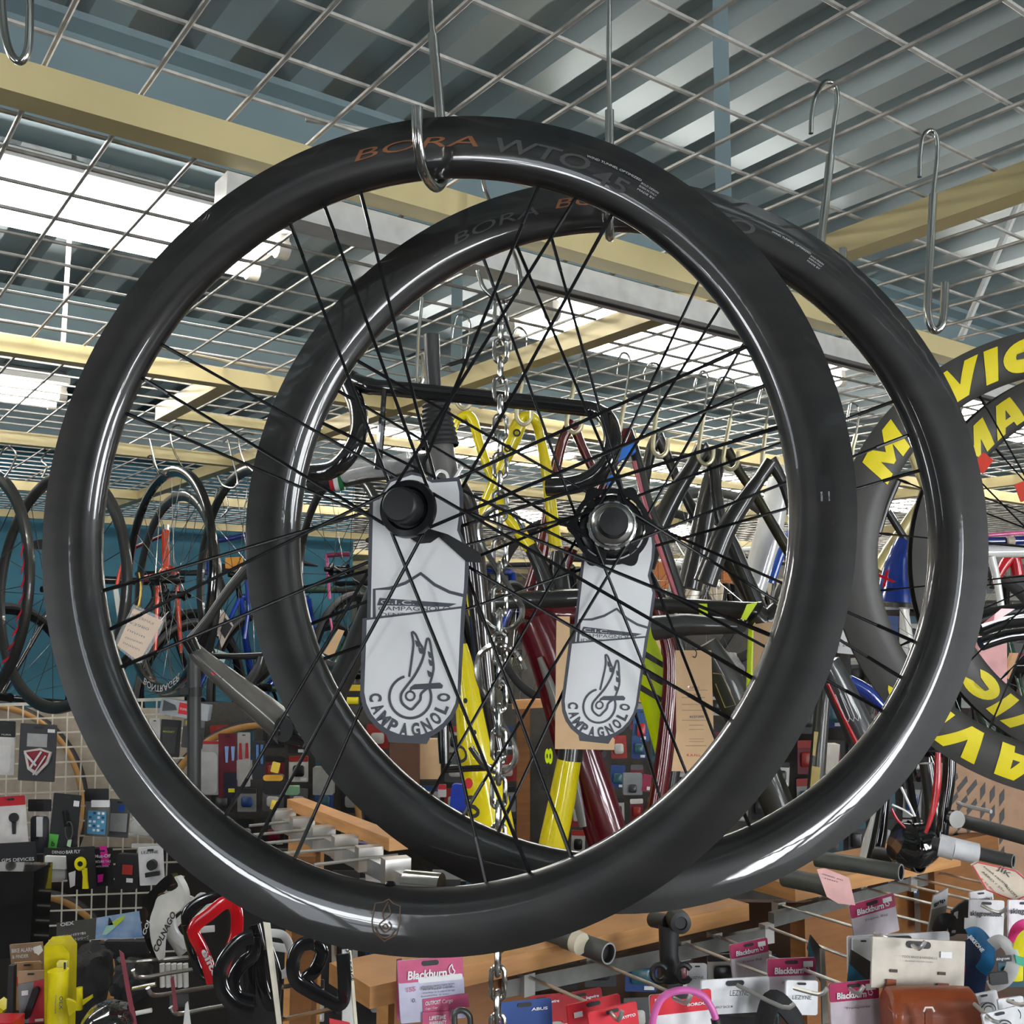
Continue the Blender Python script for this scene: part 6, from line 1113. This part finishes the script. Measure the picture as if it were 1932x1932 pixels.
# --- bottle cages
def cage(lab, pts_a, pts_b, Y, m, r, txt=None, extra=(), name='bottle_cage', flat=(.35, 1.6)):
    t = thing(name, lab, 'bottle cage', P(*max(pts_a, key=lambda p: p[1]), Y), 'bottle cages')
    mb = MB(); mb.tube(catmull([P(x, y, Y) for x, y in pts_a], 6), r, m, 12, flat=flat, up=V((0, -1, 0))); mb.build('side_arm', t)
    if pts_b: mb = MB(); mb.tube(catmull([P(x, y, Y+.04) for x, y in pts_b], 6), r, m, 12, flat=flat, up=V((0, -1, 0))); mb.build('back_arm', t)
    if txt:
        st, a, b_, h_, c_ = txt; pl = Plane(*a, Y-.02); mb = MB(); pl.text(mb, st, a, b_, h_, c_, .03); mb.build('lettering', t)
    return t
wg = M('cage_white', srgb('DAD9D6'), .3, coat=.5)
def blade(lab, outline, Y, m, txt=None, yaw=-25, arms=()):
    cx = sum(p[0] for p in outline)/len(outline); cy = sum(p[1] for p in outline)/len(outline); pl = Plane(cx, cy, Y, yaw); t = thing('bottle_cage', lab, 'bottle cage', pl.h(*max(outline, key=lambda p: p[1])), 'bottle cages')
    mb = MB(); sm = [(p.x, p.y) for p in catmull([(x, y, 0) for x, y in outline], 3, True)]; pl.poly(mb, sm, m, .012); o = mb.build('side_wing', t)
    for L in arms: mb = MB(); mb.tube(catmull([P(x, y, Y+.02) for x, y in L], 5), .006, m, 10, flat=(.5, 1.3), up=V((0, -1, 0))); mb.build('arm', t)
    if txt:
        st, a, b_, h_, c_ = txt; mb = MB(); pl.text(mb, st, a, b_, h_, c_, .03, up=.001); mb.build('lettering', t)
    return t
blade('white carbon style bottle cage with black lettering up its side', [(298, 1692), (318, 1684), (336, 1672), (329, 1656), (335, 1656), (347, 1680), (348, 1705), (338, 1718), (322, 1728), (308, 1752), (303, 1780), (300, 1812), (286, 1780), (282, 1740), (290, 1712)], 1.75, wg, ('COLNAGO', (296, 1798), (332, 1725), 12, inkb), arms=[[(340, 1712), (352, 1705), (358, 1690)], [(322, 1728), (330, 1760), (352, 1785)]])
blade('black bottle cage behind the white lettered one', [(270, 1700), (285, 1680), (310, 1655), (325, 1650), (322, 1670), (296, 1690), (284, 1730), (286, 1775), (296, 1812), (280, 1790), (268, 1750)], 1.8, blackgl, ('COL', (274, 1765), (284, 1735), 8, whitink))
redg = M('cage_red', srgb('C8141E'), .15, coat=1)
t = cage('red bottle cage with white lettering hanging on a chrome hook', [(440, 1704), (422, 1704), (395, 1725), (370, 1745), (366, 1762), (380, 1790), (392, 1820), (402, 1855)], [(440, 1704), (447, 1725), (446, 1760), (436, 1790), (425, 1815), (415, 1850)], 1.62, redg, .0062, ('elite', (379, 1794), (404, 1846), 12, whitink))
cage('black bottle cage frame around the red one', [(352, 1745), (353, 1722), (375, 1702), (410, 1692), (440, 1700)], [(352, 1745), (362, 1790), (378, 1835), (400, 1842)], 1.68, blackgl, .0052)
t = cage('thin white and black wire cage left of the red one', [(400, 1705), (380, 1690), (355, 1720), (335, 1740), (322, 1758), (335, 1775), (370, 1795)], [(400, 1705), (360, 1750), (405, 1752)], 1.78, wg, .0035)
t = cage('glossy black bottle cage, largest, below the front rim at left', [(478, 1768), (455, 1775), (430, 1800), (415, 1830), (420, 1870), (445, 1900), (478, 1910)], [(480, 1768), (478, 1800), (455, 1822), (440, 1850), (448, 1880), (478, 1890)], 1.5, blackgl, .0062)
t = cage('glossy black bottle cage beside the upright white card', [(480, 1745), (490, 1790), (495, 1860), (515, 1900), (520, 1840), (505, 1790)], [(478, 1770), (470, 1840), (475, 1900)], 1.55, blackgl, .0055)
t = cage('glossy black bottle cage with chrome highlights, right of the upright white card', [(592, 1778), (566, 1785), (553, 1815), (558, 1850), (585, 1870), (615, 1885), (640, 1895), (650, 1870), (647, 1800)], [(592, 1780), (608, 1795), (595, 1830), (575, 1850), (600, 1875)], 1.5, blackgl, .006)
t = cage('white looped bottle cage half hidden between the black ones', [(508, 1760), (535, 1765), (548, 1790), (550, 1820), (535, 1838), (515, 1835)], [(512, 1785), (545, 1790)], 1.62, wg, .004)
poly_pack('cream card seen edge on between the black cages', [(497, 1740), (510, 1742), (524, 1860), (533, 1945), (524, 1945), (512, 1850)], 1.52, 'D8D0BC')
t, pl = poly_pack('white card printed up its side, seen edge on right of the cages', [(646, 1792), (658, 1792), (672, 1945), (646, 1945)], 1.52, 'D4D2CC', [('cream_edge', [(657, 1792), (663, 1794), (676, 1945), (670, 1945)], 'E8E2C8')])
mb = MB(); pl.text(mb, 'BOTTLE CAGE', (651, 1783), (661, 1852), 7, inkb, .03, up=.003); mb.build('lettering', t)
poly_pack('thin white card edge low between hooks and cages', [(350, 1895), (355, 1890), (362, 1945), (345, 1945)], 1.6, 'C8C8C4')
poly_pack('narrow wine red card standing edge on at left', [(225, 1793), (234, 1800), (245, 1860), (262, 1950), (252, 1950), (236, 1860)], 1.55, '7A2030')
poly_pack('small wine red card edge near the lowest hook', [(322, 1848), (328, 1842), (336, 1905), (328, 1910)], 1.58, '7A2030')
poly_pack('black card with gauge lettering partly hidden under the hooks', [(320, 1878), (356, 1876), (358, 1900), (320, 1902)], 1.7, '2A2A2A')
poly_pack('red and white card tip at the lower edge left of the wooden block', [(622, 1922), (660, 1930), (668, 1950), (622, 1950)], 1.45, 'C8202C')
for k in range(5):
    x = 306+11*k; mb = MB(); mb.tube([P(x, 1818, 1.9), P(x+1, 1862, 1.9)], 4.8*px2(1.9), C('D4D2CC'), 12); mb.build('gas_cartridge', None, 'white gas cartridge in a row under the white cage, number %s from the left' % ('one', 'two', 'three', 'four', 'five')[k], 'cartridge', 'white cartridges')
for k, (p0, p1, l_) in enumerate((((250, 1866), (294, 1857), 'silver valve tool in the dark lower left'), ((256, 1912), (286, 1906), 'white nozzle at the bottom left'), ((300, 1730), (345, 1800), 'grey ribbed part behind the cages'))):
    mb = MB(); mb.tube([P(*p0, 1.8), P(*p1, 1.8)], (4, 4, 9)[k]*px2(1.8), (steel, wg, C('9A9894'))[k], 10); mb.build('small_part', None, l_, 'tool')
# lower left: packs standing at the front
t, pl, q = pack('hanging_pack', 'brown kraft card with white lettering about a bike alarm, behind', 'package', (20, 1780, 82, 1835), 1.75, '9A7A5E', None, -5, rad=1, texts=[('BIKE ALARM', .05, .28, .72, 7, whitink, .02), ('& FINDER', .05, .48, .55, 6, whitink, .02), ('Knooooo', .62, .72, .95, 4, whitink, .01)], extra=[('speech_mark', [(.72, .15), (.95, .1), (1, .3), (.85, .45), (.8, .38), (.73, .35)], 'E8E4E0', .0006)], hole=False)
pack('hanging_pack', 'kraft card with red flag in the middle of the alarm stack', 'package', (28, 1815, 78, 1905), 1.7, 'A8845E', None, -3, rad=1, extra=[('red_flag', [(.05, .3), (.15, .3), (.12, .5), (.03, .5)], 'C83828', .0006)])
t, pl, q = pack('hanging_pack', 'front alarm card in grey and red with a black remote', 'package', (35, 1832, 84, 1930), 1.65, 'A58468', None, -2, rad=1, extra=[('grey_panel', [(.0, .25), (.62, .2), (.35, 1), (0, 1)], '77777A', .0006), ('red_panel', [(.62, .2), (1, .17), (1, 1), (.35, 1)], 'B83440', .0006), ('label', [(.12, .38), (.38, .37), (.37, .46), (.12, .47)], 'E0DCDC', .001), ('foot_label', [(.6, .93), (.92, .92), (.92, .97), (.6, .98)], 'E8E8E8', .001)])
mb = MB(); pl.poly(mb, rot(rr(52, 1862, 64, 1925, 6), 58, 1893, 20), blackpl, .008, .009); mb.build('remote', t)
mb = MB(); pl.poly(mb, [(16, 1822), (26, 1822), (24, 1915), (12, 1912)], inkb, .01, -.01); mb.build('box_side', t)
t = thing('torch_box', 'tall bright yellow boxed torch at lower left', 'torch', P(107, 1950, 1.65))
yy = M('torch_yellow', srgb('EAD80C'), .3, coat=.5, var=.03); pl = Plane(107, 1850, 1.65, 10)
mb = MB(); pl.poly(mb, [(83, 1785), (118, 1782), (131, 1798), (127, 1960), (84, 1960)], M('clear_yellow', srgb('E6D61A'), .2, alpha=.75), .05); mb.build('box', t)
mb = MB(); mb.tube([P(110, 1830, 1.62), P(108, 1960, 1.62)], 18*px2(1.62), yy, 24); mb.build('torch_body', t)
mb = MB(); pl.poly(mb, rr(107, 1815, 126, 1838, 3), C('D8D070'), .01, .02); pl.poly(mb, rr(120, 1816, 124, 1832, 1), inkb, .001, .031); mb.build('lens', t)
mb = MB(); pl = Plane(108, 1890, 1.58, 10); pl.text(mb, 'OEX', (112, 1880), (112, 1905), 6, C('405068'), .02, up=.003); pl.text(mb, 'Odenwald', (104, 1878), (103, 1912), 3, C('405068'), 0, up=.003); mb.build('lettering', t)
t = thing('yellow_winged_clip', 'small yellow winged clip beside the yellow torch', 'clip', P(150, 1915, 1.6))
mb = MB(); pl = Plane(150, 1890, 1.6); pl.poly(mb, [(125, 1885), (146, 1892), (172, 1878), (173, 1884), (150, 1902), (130, 1918)], yy, .006); mb.build('wing', t)
mb = MB(); mb.tube([P(150, 1863, 1.6), P(150, 1905, 1.6)], 5.5*px2(1.6), yy, 14); mb.build('stem', t)
mb = MB(); mb.beam(P(-5, 1892, 1.7), P(12, 1905, 1.7), .03, .01, yy); mb.build('yellow_part', None, 'yellow plastic part cut by the left edge', 'clip')
mb = MB(); mb.box(P(8, 1950, 1.6), V((.02, 0, 0)), V((0, .02, 0)), DZ*.022, redp); mb.build('red_box', None, 'red box corner in the lower left corner', 'box')
t = thing('printed_banner', 'clear printed banner with surfer photo over the lower wire grid', 'banner', P(190, 1790, 2.3)); pl = Plane(190, 1750, 2.3, 0)
mb = MB(); pl.poly(mb, [(107, 1742), (182, 1732), (180, 1772), (106, 1780)], M('banner_dark', srgb('4C4A46'), .3), .002); mb.build('text_side', t)
mb = MB(); pl.poly(mb, [(182, 1732), (262, 1719), (269, 1769), (180, 1772)], M('banner_sky', srgb('5E82B4'), .3, c2=srgb('9DB4CC'), scale=25), .002); mb.build('photo_side', t)
mb = MB(); pl.poly(mb, [(192, 1764), (200, 1748), (222, 1732), (236, 1726), (234, 1734), (215, 1752), (200, 1764)], C('9CC8B4'), .001, .001); pl.poly(mb, [(212, 1740), (236, 1726), (232, 1736), (218, 1748)], C('B8CC30'), .001, .0015); pl.poly(mb, [(205, 1731), (208, 1733), (214, 1745), (204, 1746)], inkb, .001, .001); mb.build('surfboard_print', t)
mb = MB(); pl.text(mb, 'OEX', (114, 1748), (140, 1744), 6, whitink, .03, up=.003); pl.text(mb, 'プロアスリートが好きで着る', (109, 1770), (162, 1762), 3.5, whitink, .02, up=.003); pl.text(mb, 'UVカットシリーズ', (122, 1778), (168, 1770), 4, whitink, .02, up=.003); mb.build('lettering', t)
bn = M('black_fabric', (.014, .014, .015), .85, bump=.5, scale=250)
t = thing('folded_face_masks', 'folded black cloth masks hanging under the surfer banner', 'mask', P(230, 1812, 2.0)); 
for k, (x, y, w_, h_) in enumerate(((215, 1790, 36, 16), (222, 1796, 34, 14), (240, 1788, 38, 18))):
    mb = MB(); mb.box(P(x, y, 2.05-.03*k), V((w_*px2(2), 0, 0)), V((0, .008, 0)), DZ*(h_*px2(2)*.7), bn); mb.build('mask', t)
def lump(lab, cx, cy, w_, h_, Y, m, nm, cat, seed, amp=1):
    rnd = random.Random(seed); bm = bmesh.new(); bmesh.ops.create_icosphere(bm, subdivisions=4, radius=1)
    from mathutils import noise
    c = P(cx, cy, Y); vs = []
    for v in bm.verts:
        k = 1+amp*.28*noise.noise(v.co*2.2+V((seed, 0, 0)))+amp*.08*noise.noise(v.co*6+V((seed, 3, 0))); vs.append(c+V((v.co.x*w_/2*px2(Y)*k, v.co.y*.05*k, v.co.z*h_/2*px2(Y)*k)))
    bm.verts.index_update(); mb = MB(); mb.add(vs, [tuple(v.index for v in f.verts) for f in bm.faces], m); bm.free(); return mb.build(nm, None, lab, cat)
lump('black cycling gloves bundle right of the yellow torch', 168, 1842, 76, 100, 1.8, bn, 'cycling_gloves', 'gloves', 2)
lump('glossy black helmet top at the bottom edge, lower left', 205, 1925, 86, 60, 1.55, blackgl, 'bicycle_helmet', 'helmet', 5, .25)
lump('black stuffed bag under the masks', 250, 1850, 70, 70, 1.95, bn, 'accessory_bag', 'bag', 9)
lump('black cloth pack behind the pink cargo card', 935, 1905, 90, 60, 1.9, bn, 'accessory_bag', 'bag', 12)
lump('white crumpled plastic parcel under the kraft price card, far back', 1370, 1260, 60, 60, 3.6, M('crumpled_plastic', srgb('8C8C8A'), .35, bump=.6, scale=80), 'plastic_parcel', 'parcel', 14)
pk('yellow and black pack hanging at the left of the front hub card, low', 'package', (655, 1292, 684, 1330), 3.0, '1A1A1A', (.3, 'D8B820'), 0, group=None, hole=False)
mb = MB(); mb.tube([P(655, 1322, 2.6), P(676, 1322, 2.6)], .009, C('D8C818'), 12); mb.build('yellow_grip', None, 'yellow cylinder left of the front hub card', 'grip')

# hook prongs that come out through the card holes
for k, (a, b_, c_, Y, l_) in enumerate((((1150, 1908), (1166, 1924), (1174, 1907), 1.42, 'through the lowest red card'), ((1272, 1884), (1294, 1892), (1303, 1877), 1.44, 'through the red card with the pink lock'), ((1390, 1858), (1476, 1900), (1499, 1893), 1.52, 'through the wide white brand card'), ((1498, 1864), (1546, 1876), (1561, 1864), 1.56, 'through the square white brand card'), ((1604, 1866), (1618, 1874), (1630, 1860), 1.6, 'through the frontmost pink headed card'), ((1722, 1784), (1734, 1790), (1746, 1776), 1.63, 'through the cream header card'), ((1650, 1762), (1672, 1770), (1690, 1772), 1.76, 'through the wide white pack'), ((1852, 1708), (1884, 1722), (1906, 1708), 1.8, 'through the white script card'), ((1838, 1894), (1868, 1922), (1884, 1930), 1.55, 'through the left ring emblem card'), ((1902, 1888), (1925, 1896), (1940, 1890), 1.55, 'through the right ring emblem card'))):
    mb = MB(); mb.tube(catmull([P(*a, Y), P(*b_, Y-.03), P(*c_, Y-.035)], 3), .0031, nickel, 8); mb.build('hook_prong', None, 'bent steel hook tip coming '+l_, 'hook', 'hook tips through the cards')
